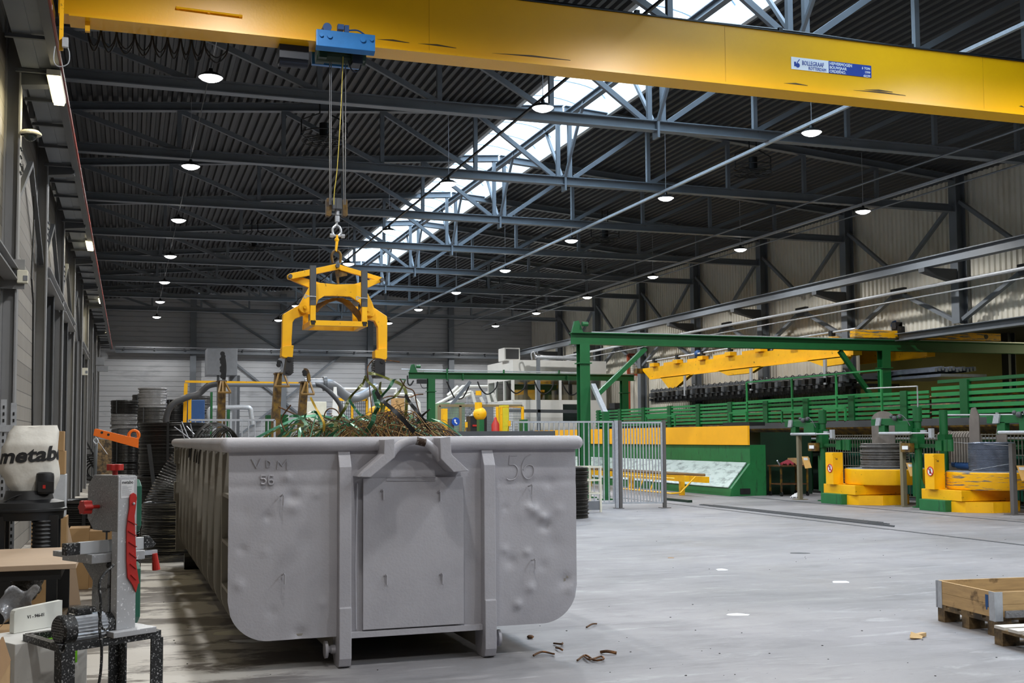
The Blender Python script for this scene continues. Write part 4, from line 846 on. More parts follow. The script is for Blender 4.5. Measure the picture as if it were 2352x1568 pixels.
# thin guard railing in front of it
RX = 18.75; t = T('guard_railing', 'slim green guard railing in front of the slatted magazine', 'railing', (RX, 25, 1.97))
ys = [at(px, 940, X=RX).y for px in (1716, 1820, 1922, 2026)]; zt, zm = at(1820, 868, X=RX).z, at(1820, 915, X=RX).z
for k, y in enumerate(ys): m = MB(); m.box((RX-.025, y-.025, 1.97), (RX+.025, y+.025, zt)); m.out('post', GRNL, t)
for z in (zt, zm): m = MB(); m.box((RX-.02, ys[-1], z-.02), (RX+.02, ys[0], z+.02)); m.out('rail', GRNL, t)
for a, c_ in ((1484, 1550), (1676, 1714), (1796, 1842), (1891, 1942)):
    ya, yb = at(a, 950, X=RX-.1).y, at(c_, 950, X=RX-.1).y; z1 = at(1800, 943, X=RX).z
    m = MB(); m.bar((RX-.1, ya, 1.97), (RX-.1, ya, z1), .05, .05); m.bar((RX-.1, yb, 1.97), (RX-.1, yb, z1), .05, .05); m.bar((RX-.1, ya, z1), (RX-.1, yb, z1), .05, .05); m.out('hoop_frame', GRNL, t)
# conveyor behind the decoilers
t = T('bar_conveyor', 'green and yellow bar conveyor running behind the wire decoilers', 'conveyor', (18.400, 24, 0))
m = MB(); m.ibeam((18.7, 14, 1.9), (18.7, 33, 1.9), .2, .15, .02, .02, (1, 0, 0)); m.out('channel', STEELD, t)
m = MB(); m.prism(((18.200, 1.82), (18.250, 1.82), (18.600, 1.58), (18.900, 1.58), (18.900, 1.55), (18.550, 1.55), (18.220, 1.78)), (0, 16, 0), (1, 0, 0), (0, 0, 1), (0, 16, 0)); m.out('trough', YELR, t)
m = MB(); m.box((18.300, 14, 1.5), (18.360, 32.0, 1.54)); m.out('top_rail', GALV, t)
m = MB(); m.ibeam((18.350, 14, 1.38), (18.350, 32.0, 1.38), .2, .2); m.out('beam', GRN, t)
m = MB(); m.box((18.900, 14, .1), (19.000, 27, 1.3)); m.out('skirt', pm('teal_skirt', '#0c5642', .5), t)
for y in (16, 19, 22, 25.5): m = MB(); m.box((18.300, y-.08, 0), (18.450, y+.08, 1.28)); m.out('leg', GRN, t)
# wire mesh fence behind the decoilers
t = T('mesh_fence', 'grey wire mesh fence behind the decoilers', 'fence', (18.200, 22, 0))
m = MB()
y = 15.0
while y < 27.2: m.box((18.160, y-.008, .08), (18.176, y+.008, 1.62)); y += .11
for z in (.1, .45, .8, 1.15, 1.5, 1.6): m.box((18.140, 15, z-.01), (18.160, 27.2, z+.01))
m.out('mesh', pm('olive_grey', '#77756a', .5, .3), t)
for y in (27.2, 24.6, 22, 19.4, 17): m = MB(); m.box((18.130, y-.03, 0), (18.190, y+.03, 1.7)); m.out('post', pm('olive_grey', '#77756a'), t)
# ---------------------------------------------------------------- decoilers
SIGN = None
def decoiler(C, lab, pads, grp='wire decoilers'):
    cx, cy, _ = C; t = T('wire_decoiler', lab, 'decoiler', C, grp)
    def Q(x, y, z): return V((cx+x, cy+y, z))
    m = MB(); m.lathe([(0, 0), (.86, 0), (.86, .22), (0, .22)], Q(0, 0, 0), n=10); m.out('base', YELW, t)
    m = MB(); m.box(Q(-.95, -.2, 0), Q(-.45, .62, .24)); m.out('base_box', GRNW, t, bevel=.01)
    m = MB(); m.box(Q(-.78, -.5, .23), Q(.5, .75, .45)); m.out('turntable_body', YELW, t, bevel=.01)
    m = MB(); m.cyl(Q(.2, -.15, .2), Q(.2, -.15, .47), .35); m.out('hub', BLACK, t)
    m = MB(); m.lathe([(0, .46), (.9, .46), (.92, .5), (.92, .8), (.9, .82), (0, .82)], Q(.27, -.2, 0), n=48); m.out('turntable', YELW if pads == 1 else YELS, t, smooth=True)
    m = MB(); m.lathe([(0, .822), (.9, .822), (.9, .828), (0, .828)], Q(.27, -.2, 0), n=48); m.out('table_plate', GALV, t)
    m = MB(); m.box(Q(-.88, .2, .45), Q(-.6, .5, 1.2)); m.out('control_cabinet', YELW, t, bevel=.008)
    p = Q(-.885, .31, .83); m = MB(); m.cyl(p+V((-.004, 0, 0)), p, .1, n=28); sg = m.out('warning_sign', WHT, t, label='round no-touch sign with red ring')
    m = MB(); m.torus(p+V((-.006, 0, 0)), .092, .011, (1, 0, 0), 28, 5); m.bar(p+V((-.008, .065, .065)), p+V((-.008, -.065, -.065)), .02, .004, (1, 0, 0)); m.out('sign_ring', pm('sign_red', '#c8201e', .5), sg)
    m = MB(); m.cbox(p+V((-.005, 0, -.02)), (.003, .05, .06)); [m.cbox(p+V((-.005, dy, .03)), (.003, .01, .06)) for dy in (-.018, 0, .018)]; m.out('sign_hand', INK, sg)
    # mast
    m = MB(); m.cyl(Q(-.4, 1.3, 0), Q(-.4, 1.3, 2.2), .08, n=16); m.cyl(Q(-.4, 1.3, 1.9), Q(-.4, 1.3, 2.22), .1, n=16); m.cyl(Q(-.4, 1.3, 0), Q(-.4, 1.3, .02), .16); m.out('mast', GRN, t)
    m = MB(); m.prism(((-.36, .24), (.14, .24), (-.34, 1.1), (-.36, 1.1)), Q(-.42, 1.14, 0), (0, -1, 0), (0, 0, 1), (.03, 0, 0)); m.out('mast_gusset', GRN, t)
    m = MB(); m.box(Q(-.5, 1.2, 1.3), Q(-.3, 1.45, 1.75)); m.box(Q(-.62, 1.35, 1.6), Q(-.45, 1.8, 1.92)); m.box(Q(-.6, 1.7, 1.82), Q(-.48, 2.7, 1.98)); m.box(Q(-.6, 2.2, 1.6), Q(-.48, 2.42, 1.85)); m.out('dancer_arm', GRN, t, bevel=.008)
    m = MB(); m.prism(((2.3, 2.0), (2.45, 2.0), (2.5, 1.82), (2.34, 1.82)), Q(-.64, 0, 0), (0, 1, 0), (0, 0, 1), (.04, 0, 0)); m.out('arm_clamp', GALV, t)
    m = MB(); m.cyl(Q(-.66, 1.2, 1.64), Q(-.66, 2.3, 1.64), .035); m.cyl(Q(-.66, .55, 1.64), Q(-.66, 1.2, 1.64), .018); m.cbox(Q(-.64, .55, 1.64), (.08, .1, .2)); m.cbox(Q(-.64, .8, 1.68), (.05, .16, .05)); m.out('air_cylinder', GALV, t)
    m = MB(); [m.sphere(Q(-.66+dx, 1.75+dy, 1.98+dz), r_, 10, 6) for dx, dy, dz, r_ in ((0, 0, 0, .06), (.05, -.12, .03, .05), (0, .12, .04, .045))]; m.tube(bez([Q(-.62, 1.8, 2.0), Q(-.62, 1.6, 2.06), Q(-.62, 1.4, 1.95), Q(-.6, 1.3, 1.8)], 5), .008, 5); m.out('valve_unit', STEELD, t)
    m = MB(); m.box(Q(-.62, 1.3, 1.22), Q(-.5, 1.62, 1.42)); bx_ = m.out('pendant_box', YELR, t)
    m = MB(); m.box(Q(-.63, 1.36, 1.28), Q(-.62, 1.56, 1.36)); m.out('button_plate', WHT, bx_)
    m = MB(); m.box(Q(-.55, .35, 1.26), Q(-.4, .55, 1.48)); m.cyl(Q(-.48, .28, 1.25), Q(-.48, .28, 1.5), .06, n=10); m.cyl(Q(-.48, .15, 1.25), Q(-.48, .15, 1.5), .06, n=10); m.box(Q(-.46, .35, 1.33), Q(-.38, 1.3, 1.4)); m.out('guide_rollers', GRN, t)
    PADM = pm('worn_pad', '#77706b', .5, .2, .15, 3, second='#8d867f', sscale=3, sthr=.55, ssoft=.1, sstretch=(1, .3, .3))
    if pads == 1:
        a = V((-.62, .78, 0)).normalized(); m = MB(); hp = [(-.27, .84), (-.27, 1.75)]+[(.27*math.cos(PI-PI*i/12), 1.95+.22*math.sin(PI-PI*i/12)) for i in range(13)]+[(.27, 1.75), (.27, .84)]
        m.prism(hp, Q(.3, -.13, 0), a, (0, 0, 1), V((.78, .62, 0))*.05); m.out('core_plate', PADM, t)
    elif pads == 2:
        m = MB(); m.cyl(Q(.1, 1.06, 0), Q(.1, 1.06, 2.15), .09, n=16); m.cbox(Q(.06, .98, 1.5), (.2, .24, .22)); m.out('guide_mast', GRN, t)
        for dx, dy, h_ in ((.0, -.02, 2.18), (.35, -.42, 1.95)):
            a = V((-.62, .78, 0)).normalized(); m = MB(); m.prism(((-.1, .84), (-.1, h_-.18), (-.03, h_), (.05, h_-.02), (.1, h_-.28), (.1, .84)), Q(dx, dy, 0), a, (0, 0, 1), V((.78, .62, 0))*.1); m.out('core_plate', PADM, t)
    return t
C1, C2, C3 = V((16.6, 22.9, 0)), V((17.0, 19.84, 0)), V((16.95, 16.0, 0))
decoiler(C1, 'wire decoiler with wide rounded core plate, beside the green machine', 1)
decoiler(C2, 'wire decoiler with scraped yellow turntable and two pointed core plates', 2)
decoiler(C3, 'wire decoiler cut off by the right edge of the photo', 0)
def coil(name, c, R, r, h, mat, lab, cat='wire coil', group=None, n=48, ridges=26, straps=0, jit=.012, seed=1, strapmat=None):
    """wound wire coil: rows of strands outside, on top and in the bore"""
    q = random.Random(seed); t = T(name, lab, cat, c, group); c = V(c)
    pr = []; dz = h/ridges
    for k in range(ridges):
        a = R+q.uniform(-jit, jit); z = dz*k
        pr += [(a-.008, z), (a, z+dz*.3), (a, z+dz*.7), (a-.008, z+dz)]
    kk = 6
    for k in range(kk):
        a = R-(R-r)*k/kk; b_ = R-(R-r)*(k+1)/kk; zz = h+q.uniform(-.008, .012); pr += [(a-.005, h-.008), ((a+b_)/2, zz), (b_+.005, h-.008)]
    pr += [(r, h), (r, 0)]
    m = MB(); m.lathe(pr, c, n=n, closed=True); m.out('winding', mat, t, smooth=False)
    for k in range(straps):
        a = 2*PI*(k+.3)/straps-.7; u_ = V((math.cos(a), math.sin(a), 0)); m = MB(); R2 = R+jit+.006
        m.ribbon([c+u_*r*1.02+V((0, 0, .01)), c+u_*R2+V((0, 0, .01)), c+u_*R2+V((0, 0, h+.012)), c+u_*r*1.02+V((0, 0, h+.012))], .04, .003, V((-u_.y, u_.x, 0))); m.out('strap', strapmat or BLACK, t)
    return t
coil('wire_coil', C1+V((.27, -.2, .83)), .54, .3, .58, pm('grey_wire', '#7c7a78', .4, .4, .25, 12), 'grey wire coil on the first decoiler around its rounded core plate', ridges=26, jit=.032)
coil('wire_coil', C2+V((.27, -.2, .83)), .46, .28, .6, WIREB, 'tight bluish wire coil around two pointed core plates', ridges=34, jit=.006, seed=4)
# wire running from the second decoiler
m = MB(); m.tube([at(2168, 1013, Y=20.6), at(2225, 1018, Y=19.9), at(2335, 1024, Y=18.4)], .006, 5); m.tube([at(2232, 1080, Y=19.3), at(2330, 1063, Y=18.5)], .006, 5); m.out('feed_wire', WIREL, None, 'bright wire stretched from the second decoiler to the right post', 'wire')
for px, py, top, lab in ((1838, 1147, 1002, 'olive grey guard post with tan tag, in front of the tool cart'), (2077, 1163, 1020, 'guard post with tan tag between the two decoilers'), (2330, 1182, 1022, 'dark guard post with tan tag near the right edge of the photo')):
    p = at(px, py, Z=0); h_ = 1.6 if px < 2000 else (1.46 if px < 2300 else 1.42)
    t = T('guard_post', lab, 'post', p, 'guard posts along the floor rails'); mt = pm('olive_post', '#7b745f', .5) if px < 2300 else pm('dark_post', '#5d5a59', .5)
    m = MB(); m.box(p+V((-.05, -.05, 0)), p+V((.05, .05, h_))); m.out('tube', mt, t, bevel=.006)
    m = MB(); m.cbox(p+V((0, 0, .008)), (.3, .26, .016)); m.out('base_plate', mt, t)
    if px < 2000: pass
    m = MB(); u_ = V((.75, -.6, -.25)).normalized(); m.prism(((0, 0), (.16, 0), (.2, -.28), (.04, -.3)), p+V((.02, -.08, 1.08 if px < 2000 else .98)), (.8, -.6, 0), (0, .25, 1), (0, .008, 0)); tg = m.out('clipboard', pm('tan_card', '#d9a95e', .6), t, label='tan card tag')
    m = MB(); m.prism(((.03, -.03), (.13, -.03), (.135, -.09), (.035, -.09)), p+V((.02, -.088, 1.08 if px < 2000 else .98)), (.8, -.6, 0), (0, .25, 1), (0, .004, 0)); m.out('paper', PAPER, tg)
# tool cart
p = at(1806, 1138, Z=0); t = T('tool_cart', 'rusty tool cart with a red rag left of the first guard post', 'cart', p)
m = MB(); m.box(p+V((-.35, -.3, .78)), p+V((.55, .35, .82))); m.out('tray', RUST, t); m = MB(); m.box(p+V((-.3, -.25, .3)), p+V((.5, .3, .33))); m.out('shelf', RUST, t)
for dx in (-.3, .5):
    for dy in (-.25, .3):
        m = MB(); m.bar(p+V((dx, dy, .08)), p+V((dx, dy, .78)), .04, .04); m.out('leg', YELR, t); m = MB(); m.cyl(p+V((dx-.02, dy, .06)), p+V((dx+.02, dy, .06)), .06); m.out('caster', BLACK, t)
m = MB(); m.tube([p+V((-.35, -.28, .82)), p+V((-.5, -.4, .95))], .02, 6); m.out('handle', GALV, t)
m = MB(); m.grid(lambda a, b_: p+V((-.15+.36*a, -.2+.3*b_, .84+.1*math.sin(PI*a)*math.sin(PI*b_)+.03*math.sin(a*17+b_*9))), 14, 10); m.out('rag', pm('red_rag', '#8e2a38', .8), None, 'crumpled red rag on the tool cart', 'rag', smooth=True, solid=.006)
m = MB(); m.box(p+V((.25, .0, .82)), p+V((.75, .3, 1.0))); m.out('wooden_crate', WOOD, None, 'small pale wooden box on the tool cart', 'box')
m = MB(); m.grid(lambda a, b_: at(1806, 1141, Z=0)+V((-.08+.3*a, -.5+.2*b_, .02+.1*math.sin(PI*a)*math.sin(PI*b_)+.02*math.sin(a*23+b_*13))), 10, 8); m.out('crumpled_paper', PAPER, None, 'crumpled white paper on the floor beside the tool cart', 'paper', smooth=True)
# things behind the second decoiler
p = V((17.9, 21.3, 0)); m = MB(); m.box((17.4, 20.75, 0), (17.8, 21.15, 1.05)); m.out('motor_cabinet', DUCT, None, 'grey sheet cabinet behind the second decoiler', 'cabinet')
m = MB(); m.cyl((17.3, 20.7, .95), (17.3, 20.2, .95), .1); m.cyl((17.3, 20.75, .95), (17.3, 20.85, .95), .07); m.out('blue_motor', BLUED, None, 'small blue electric motor between the cabinet and the bluish coil', 'motor')
m = MB(); [m.tube([V((17.2, 21.2-.085*k, 1.0)), V((17.2, 21.2-.085*k, 1.55))]+arc((17.28, 21.2-.085*k, 1.55), .1, PI, 0, 6)+[V((17.38, 21.2-.085*k, 1.0))], .03, 6) for k in range(14)]; m.out('hose_bundle', pm('grey_hose', '#7d766e', .6), None, 'hanging bundle of grey hose left of the pointed core plates', 'hose')
# ================================================================== FENCES AND RACKS near the gantry
def barfence(lab, A, Bp, z0, z1, step, r=.011, group=None):
    A, Bp = V(A), V(Bp); t = T('bar_fence', lab, 'fence', (A+Bp)/2, group); d = Bp-A; n = int(d.length/step)
    m = MB(); m.bar(A+V((0, 0, z1)), Bp+V((0, 0, z1)), .04, .04); m.bar(A+V((0, 0, z0)), Bp+V((0, 0, z0)), .04, .04); m.bar(A+V((0, 0, z0)), A+V((0, 0, z1)), .04, .04); m.bar(Bp+V((0, 0, z0)), Bp+V((0, 0, z1)), .04, .04); m.out('frame', GALV, t)
    for k in range(1, n): m = MB(); m.bar(A+d*k/n+V((0, 0, z0)), A+d*k/n+V((0, 0, z1)), r*2, r*2); m.out('bar', GALV, t)
    return t
A1, A2 = at(1420, 1167, Z=0), at(1527, 1166, Z=0)
f1 = barfence('galvanised bar fence panel beside the near green post, ending at the double post', (8.0, A1.y+.1, 0), (A1.x-.08, A1.y+.05, 0), .12, 1.94, .115)
f2 = barfence('galvanised bar gate between the double post and the single dark post', A1+V((.1, 0, 0)), A2-V((.06, 0, 0)), .12, 1.92, .068)
for q, lab in ((A1+V((-.03, 0, 0)), 'galvanised half of the double fence post'), (A1+V((.05, -.02, 0)), 'dark half of the double fence post'), (A2, 'single dark fence post at the right end of the bar gate')):
    t = T('fence_post', lab, 'post', q, 'posts of the bar gate'); m = MB(); m.box(q+V((-.035, -.035, 0)), q+V((.035, .035, 1.97))); m.out('tube', GALV if 'galv' in lab else pm('dark_post', '#5d5a59'), t)
    m = MB(); m.cbox(q+V((0, 0, .006)), (.22 if 'half' not in lab else .1, .2, .012)); m.out('base_plate', pm('dark_post', '#5d5a59'), t)
p = at(1340, 1188, Z=0); coil('wire_coil', (8.24, 21.35, 0), .5, .28, 1.0, WIRED, 'tall dark wire coil standing at the right end of the skip', ridges=40, jit=.02, seed=9)
q = at(1380, 1176, Z=0); t = T('wire_rack', 'white tubular rack beside the tall dark coil', 'rack', q)
for dx, dy in ((0, 0), (0, .6), (-1.0, 0), (-1.0, .6)): m = MB(); m.bar(q+V((dx, dy, 0)), q+V((dx, dy, .98)), .04, .04); m.out('post', CREAM, t)
for z in (.96, .68, .4):
    m = MB(); m.bar(q+V((0, 0, z)), q+V((-1, 0, z)), .03, .03); m.bar(q+V((0, 0, z)), q+V((0, .6, z)), .03, .03); m.bar(q+V((0, .6, z)), q+V((-1, .6, z)), .03, .03); m.out('rail', CREAM, t)
m = MB(); m.box(q+V((-1, .01, .05)), q+V((0, .03, .24))); m.out('toe_board', DUCT, t)
# floor rails and flat bars
for k, x in enumerate((15.45, 12.28)):
    m = MB(); m.box((x-.035, 3, 0), (x+.035, 33, .006)); m.out('floor_rail', STEELD, None, ('straight dark rail let into the floor, nearer the decoilers', 'straight dark rail let into the floor, farther from the decoilers')[k], 'rail')
p, q = at(1640, 1162, Z=0), at(2040, 1205, Z=0)
for k in range(9):
    o1, o2 = rnd.uniform(-.6, .4), rnd.uniform(-.6, .5); dv = (q-p).normalized(); s_ = V((dv.y, -dv.x, 0)); off = s_*(k-4)*.035
    m = MB(); m.bar(p+dv*o1+off+V((0, 0, .008+.004*(k % 2))), q+dv*o2+off*1.6+V((0, 0, .008+.004*(k % 2))), .025, .014); m.out('flat_bar', STEELD, None, 'dark flat steel bar lying in the loose bundle between the floor rails', 'bar', 'flat bars on the floor')
m = MB(); m.bar(at(1528, 1145, Z=.03), at(1585, 1151, Z=.03), .12, .06); m.out('steel_profile', GRND, None, 'short dark green profile on the floor behind the single fence post', 'bar')

m = MB(); m.tube([at(1992, 892, X=18.3), at(2107, 887, X=18.3), V((18.3, at(2107, 887, X=18.3).y, 1.4))], .022, 6); m.out('air_pipe', GALV, None, 'thin bent grey pipe above the first decoiler', 'pipe')
m = MB(); m.tube([at(2158, 953, X=18.2), at(2352, 952, X=18.2)], .022, 6); [m.cbox(at(a, 952, X=18.2)+V((0, 0, .02)), (.04, .05, .06)) for a in (2232, 2290)]; m.out('air_pipe', GALV, None, 'straight horizontal grey pipe above the second decoiler', 'pipe')
# ================================================================== BANDSAW AND ITS TABLE
E1, E2 = V((.853, .522, 0)), V((-.522, .853, 0)); E3 = V((0, 0, 1)); PS = V((-.043, 5.305, 0))
def W(a, b, z): return PS+E1*a+E2*b+E3*z
def wbox(m, a0, a1, b0, b1, z0, z1): return m.prism(((a0, b0), (a1, b0), (a1, b1), (a0, b1)), PS+E3*z0, E1, E2, E3*(z1-z0))
tA, tB, tC, tD = V((-.249, 5.164, 0)), V((.133, 5.398, 0)), V((-.415, 5.509, 0)), V((-.03, 5.745, 0))
t = T('machine_stand', 'black steel stand speckled with white dust carrying the bandsaw', 'stand', (tA+tD)/2)
m = MB()
for p, q in ((tA, tB), (tA, tC), (tB, tD), (tC, tD)):
    m.bar(p+E3*.735, q+E3*.735, .035, .03)
m.out('top_frame', BLACKD, t)
for p in (tA, tB, tC, tD):
    c = p+((tA+tD)/2-p)*.06; m = MB(); m.prism(((-.03, -.03), (.03, -.03), (.03, -.022), (-.022, -.022), (-.022, .03), (-.03, .03)), c, E1*(1 if (p in (tA, tC)) else -1), E2*(1 if p in (tA, tB) else -1), E3*.72); m.out('leg', BLACKD, t)
S = T('bandsaw', 'small grey bandsaw with red push stick on the black stand', 'bandsaw', W(0, .1, .75))
m = MB(); wbox(m, -.04, .17, -.05, .2, .75, .775); m.out('base_plate', SAWG, S, bevel=.003)
m = MB(); m.prism(((0, 1.2), (.2, 1.2), (.25, 1.25), (.25, 1.395), (.2, 1.445), (0, 1.445)), W(0, 0, 0), E2, E3, E1*.088); m.out('wheel_housing', SAWD, S, bevel=.003)
m = MB(); wbox(m, 0, .088, 0, .045, .775, 1.2); m.out('column', SAWG, S, bevel=.003)
m = MB(); wbox(m, .0, .092, -.004, .002, .775, 1.44); m.out('spine_plate', SAWG, S, bevel=.002)
m = MB(); m.prism(((.045, .78), (.21, .78), (.25, .84), (.25, 1.0), (.2, 1.06), (.045, 1.06)), W(.03, 0, 0), E2, E3, E1*.058); m.out('lower_housing', SAWD, S, bevel=.003)
for z0, z1 in ((1.19, 1.425), (.79, 1.06)):
    m = MB(); m.prism(((.0, z0+.03), (.02, z0), (.24, z0), (.26, z0+.04), (.26, z1-.04), (.24, z1), (.02, z1), (0, z1-.03)), W(.09, 0, 0), E2, E3, E1*.03); m.out('door_cover', TEAL, S, bevel=.006)
m = MB(); wbox(m, -.09, .17, .05, .3, 1.065, 1.105); wbox(m, -.07, .15, .07, .42, 1.075, 1.1); m.out('saw_table', pm('cast_table', '#a9aaac', .4, .4, .12, 20, third='#e6e6e8', tscale=50, tthr=.62), S, bevel=.003)
m = MB(); m.prism(((.08, .93), (.14, .93), (.3, 1.06), (.06, 1.06)), W(.0, 0, 0), E2, E3, E1*.1); wbox(m, .0, .08, .07, .2, .84, .95); m.out('trunnion', SAWD, S)
m = MB(); wbox(m, -.13, .19, .09, .105, 1.108, 1.16); wbox(m, -.13, .19, .09, .13, 1.106, 1.112); m.out('rip_fence', pm('aluminium', '#d0d2d4', .35, .5, .05, 5), S, bevel=.002)
m = MB(); wbox(m, -.19, -.125, .082, .122, 1.106, 1.158); m.out('fence_cap', BLACKD, S, bevel=.004); m = MB(); m.prism(((.19, 1.11), (.235, 1.11), (.25, 1.125), (.215, 1.165), (.19, 1.165)), W(0, .085, 0), E1, E3, E2*.035); m.out('fence_cap', BLACKD, S, bevel=.004)
m = MB(); wbox(m, .14, .24, .06, .075, 1.08, 1.1); m.out('clamp_arm', GALV, S); m = MB(); m.cyl(W(.225, .06, 1.085), W(.235, .06, 1.01), .012, .018, 12); m.out('clamp_handle', RED, S)
def lobed(m, c, ax, r, h, n=6):
    d, x, y = m._fr(c, V(c)+V(ax)); P_ = [(r*(1+.12*math.cos(n*a))*math.cos(a), r*(1+.12*math.cos(n*a))*math.sin(a)) for a in [2*PI*i/36 for i in range(36)]]
    return m.prism(P_, c, x, y, d*h)
m = MB(); lobed(m, W(.045, .1, 1.465), E3, .033, .028); m.cyl(W(.045, .1, 1.44), W(.045, .1, 1.47), .012); m.out('tension_knob', RED, S, bevel=.003)
m = MB(); lobed(m, W(-.045, .15, 1.305), -E1, .03, .04); m.cyl(W(0, .15, 1.305), W(-.05, .15, 1.305), .008); m.out('tracking_knob', RED, S, bevel=.003)
m = MB(); wbox(m, .03, .031, .13, .145, 1.1, 1.22); wbox(m, .02, .04, .125, .155, 1.19, 1.2); m.out('saw_blade', STEELD, S)
sp = [(x_, z_-.028-(1.39-z_)*.07) for x_, z_ in [(-.001, 1.378), (.005, 1.39), (.018, 1.395), (.03, 1.388), (.034, 1.375), (.028, 1.325), (.024, 1.30), (.03, 1.2), (.036, 1.1), (.052, 1.02), (.046, 1.022), (.036, .985), (.018, 1.02), (-.006, 1.05), (-.012, 1.12), (-.014, 1.25), (-.008, 1.3), (-.002, 1.33)]]
u2 = [(a+.052, z) for a, z in sp]
m = MB(); m.prism(u2, W(0, -.006, 0), E1, E3, -E2*.008); ps = m.out('push_stick', RED, S, bevel=.0015)
m = MB(); [m.bar(W(.04+.004*k, -.0165, 1.25-.048*k), W(.086, -.0165, 1.225-.048*k), .003, .006, E2) for k in range(6)]; m.out('stick_ribs', RED, ps)
m = MB(); m.sphere(W(.068, -.018, 1.32), .006, 8, 6); m.out('hook_pin', GALV, S)
m = MB(); wbox(m, .012, .076, -.0055, -.004, 1.345, 1.425); st = m.out('rating_label', PAPER, S, label='white rating label')
text('metabo', .0205, W(.016, -.0058, 1.408), E1, E3, INK, st, bold=.0004, depth=.0002, sx=.88)
m = MB()
for k in range(9): m.prism(((.016, 1.399-.005*k), (.016+.05*(.5+.5*abs(math.sin(k*1.7))), 1.399-.005*k), (.016+.05*(.5+.5*abs(math.sin(k*1.7))), 1.3975-.005*k), (.016, 1.3975-.005*k)), W(0, -.0056, 0), E1, E3, -E2*.0003)
m.out('label_lines', pm('label_grey', '#8a8b8e'), st)
m = MB(); pr = [(0, 0), (.055, 0), (.062, .008), (.062, .06), (.05, .066), (0, .066)]; m.lathe(pr, W(-.24, .05, .8), E1, 28); mo = m.out('motor_fan_cover', BLACKD, S, smooth=True)
m = MB()
for k in range(-4, 5):
    h_ = math.sqrt(max(0, .05**2-(.011*k)**2)); m.bar(W(-.241, .05-h_, .8+.011*k), W(-.241, .05+h_, .8+.011*k), .002, .004, E3)
m.out('vent_slots', pm('slot_grey', '#6d6d6e'), mo)
gear = [((.058 if i % 2 else .05)*math.cos(2*PI*i/48), (.058 if i % 2 else .05)*math.sin(2*PI*i/48)) for i in range(48)]
m = MB(); m.prism(gear, W(-.176, .05, .8), E2, E3, E1*.14); m.out('motor_body', GALV, S)
m = MB(); m.cyl(W(-.04, .05, .8), W(.03, .05, .8), .05, n=20); m.out('motor_flange', BLACKD, S)
m = MB(); wbox(m, -.17, -.08, .02, .1, .86, .885); m.out('terminal_box', BLACKD, S, bevel=.006)
m = MB(); m.tube(bez([W(-.02, -.01, 1.06), W(-.09, -.02, 1.0), W(-.09, -.03, .9), W(-.1, -.04, .8), W(-.095, -.05, .72), W(-.1, -.05, .6), W(-.13, -.05, .5), W(-.2, -.05, .42)], 6), .006, 6); m.tube(bez([W(-.1, -.03, .87), W(-.085, -.035, .8), W(-.05, -.02, .79), W(-.02, .02, .8)], 5), .005, 6); m.out('power_cable', BLACKD, S)
m = MB(); [m.sphere(W(-.0+.02*k, .06, 1.05-.01*k), .014, 8, 6) for k in range(4)]; m.out('cable_bundle', RUB, S)
# white carton, panel and cardboard box
cc = V((-.4, 5.66, 0)); m = MB(); m.prism(((-.17, -.17), (.17, -.17), (.17, .17), (-.17, .17)), cc, E1, E2, E3*.72); cb = m.out('white_carton', pm('white_carton', '#dcdcd8', .6, 0, .05, 4, second='#b8b8b2', sscale=6, sthr=.64), None, 'white carton standing under the left end of the bandsaw stand', 'box', bevel=.004)
m = MB(); m.prism(((-.05, -.172), (.02, -.172), (.02, -.1), (-.05, -.1)), cc+E3*.72, E1, E2, E3*.001); m.prism(((.09, .6), (.12, .6), (.12, .66), (.09, .66)), cc-E2*.172, E1, E3, E2*.001); m.out('green_tape', pm('lime_tape', '#7ed321', .5), cb, label='bits of lime green tape')
p0, p1, p2 = at(33, 1400, Y=5.72), at(143, 1392, Y=5.9), at(33, 1434, Y=5.72)
u_ = (p1-p0); u_.z = 0; L_ = u_.length; u_.normalize(); nn = V((u_.y, -u_.x, 0))
m = MB(); m.prism([(0, .722), (L_, .722), (L_, p0.z+.01), (.02, p0.z), (.006, p0.z-.006), (0, p0.z-.02)], V((p0.x, p0.y, 0)), u_, E3, -nn*.03); wp = m.out('stencilled_sleeve', pm('sleeve_white', '#dedfd9', .5, 0, .03, 3), None, 'white curved panel stencilled with a number, lying on the white carton', 'panel')
text('V1 - 946-01', .021, V((p0.x, p0.y, 0))+u_*.07+E3*(p0.z-.05)+nn*.0005, u_, E3, INK, wp, bold=.0005, depth=.0004, sx=.95)
bx = T('cardboard_box', 'open brown cardboard box at the lower left corner of the photo', 'box', (-.66, 4.35, 0))
q0 = V((-.92, 4.0, 0)); bw, bd, bh = .52, .6, .8
m = MB()
for lo, hi in (((0, 0, 0), (bw, .008, bh)), ((0, bd-.008, 0), (bw, bd, bh)), ((0, 0, 0), (.008, bd, bh)), ((bw-.008, 0, 0), (bw, bd, bh)), ((0, 0, 0), (bw, bd, .008))): m.box(q0+V(lo), q0+V(hi))
m.out('body', CARD, bx)
for pts in (((bw, .02, bh), (bw, bd-.02, bh), (bw-.02, bd-.1, bh+.1), (bw-.015, .1, bh+.09)), ((.02, bd, bh), (bw-.02, bd, bh), (bw-.08, bd-.05, bh+.12), (.08, bd-.05, bh+.12)), ((.02, .0, bh), (bw-.02, 0, bh), (bw-.1, .17, bh+.03), (.1, .17, bh+.03))):
    m = MB(); a = [m.b.verts.new(q0+V(p)) for p in pts]; m.face(a); m.out('flap', CARDI, bx, solid=.006)
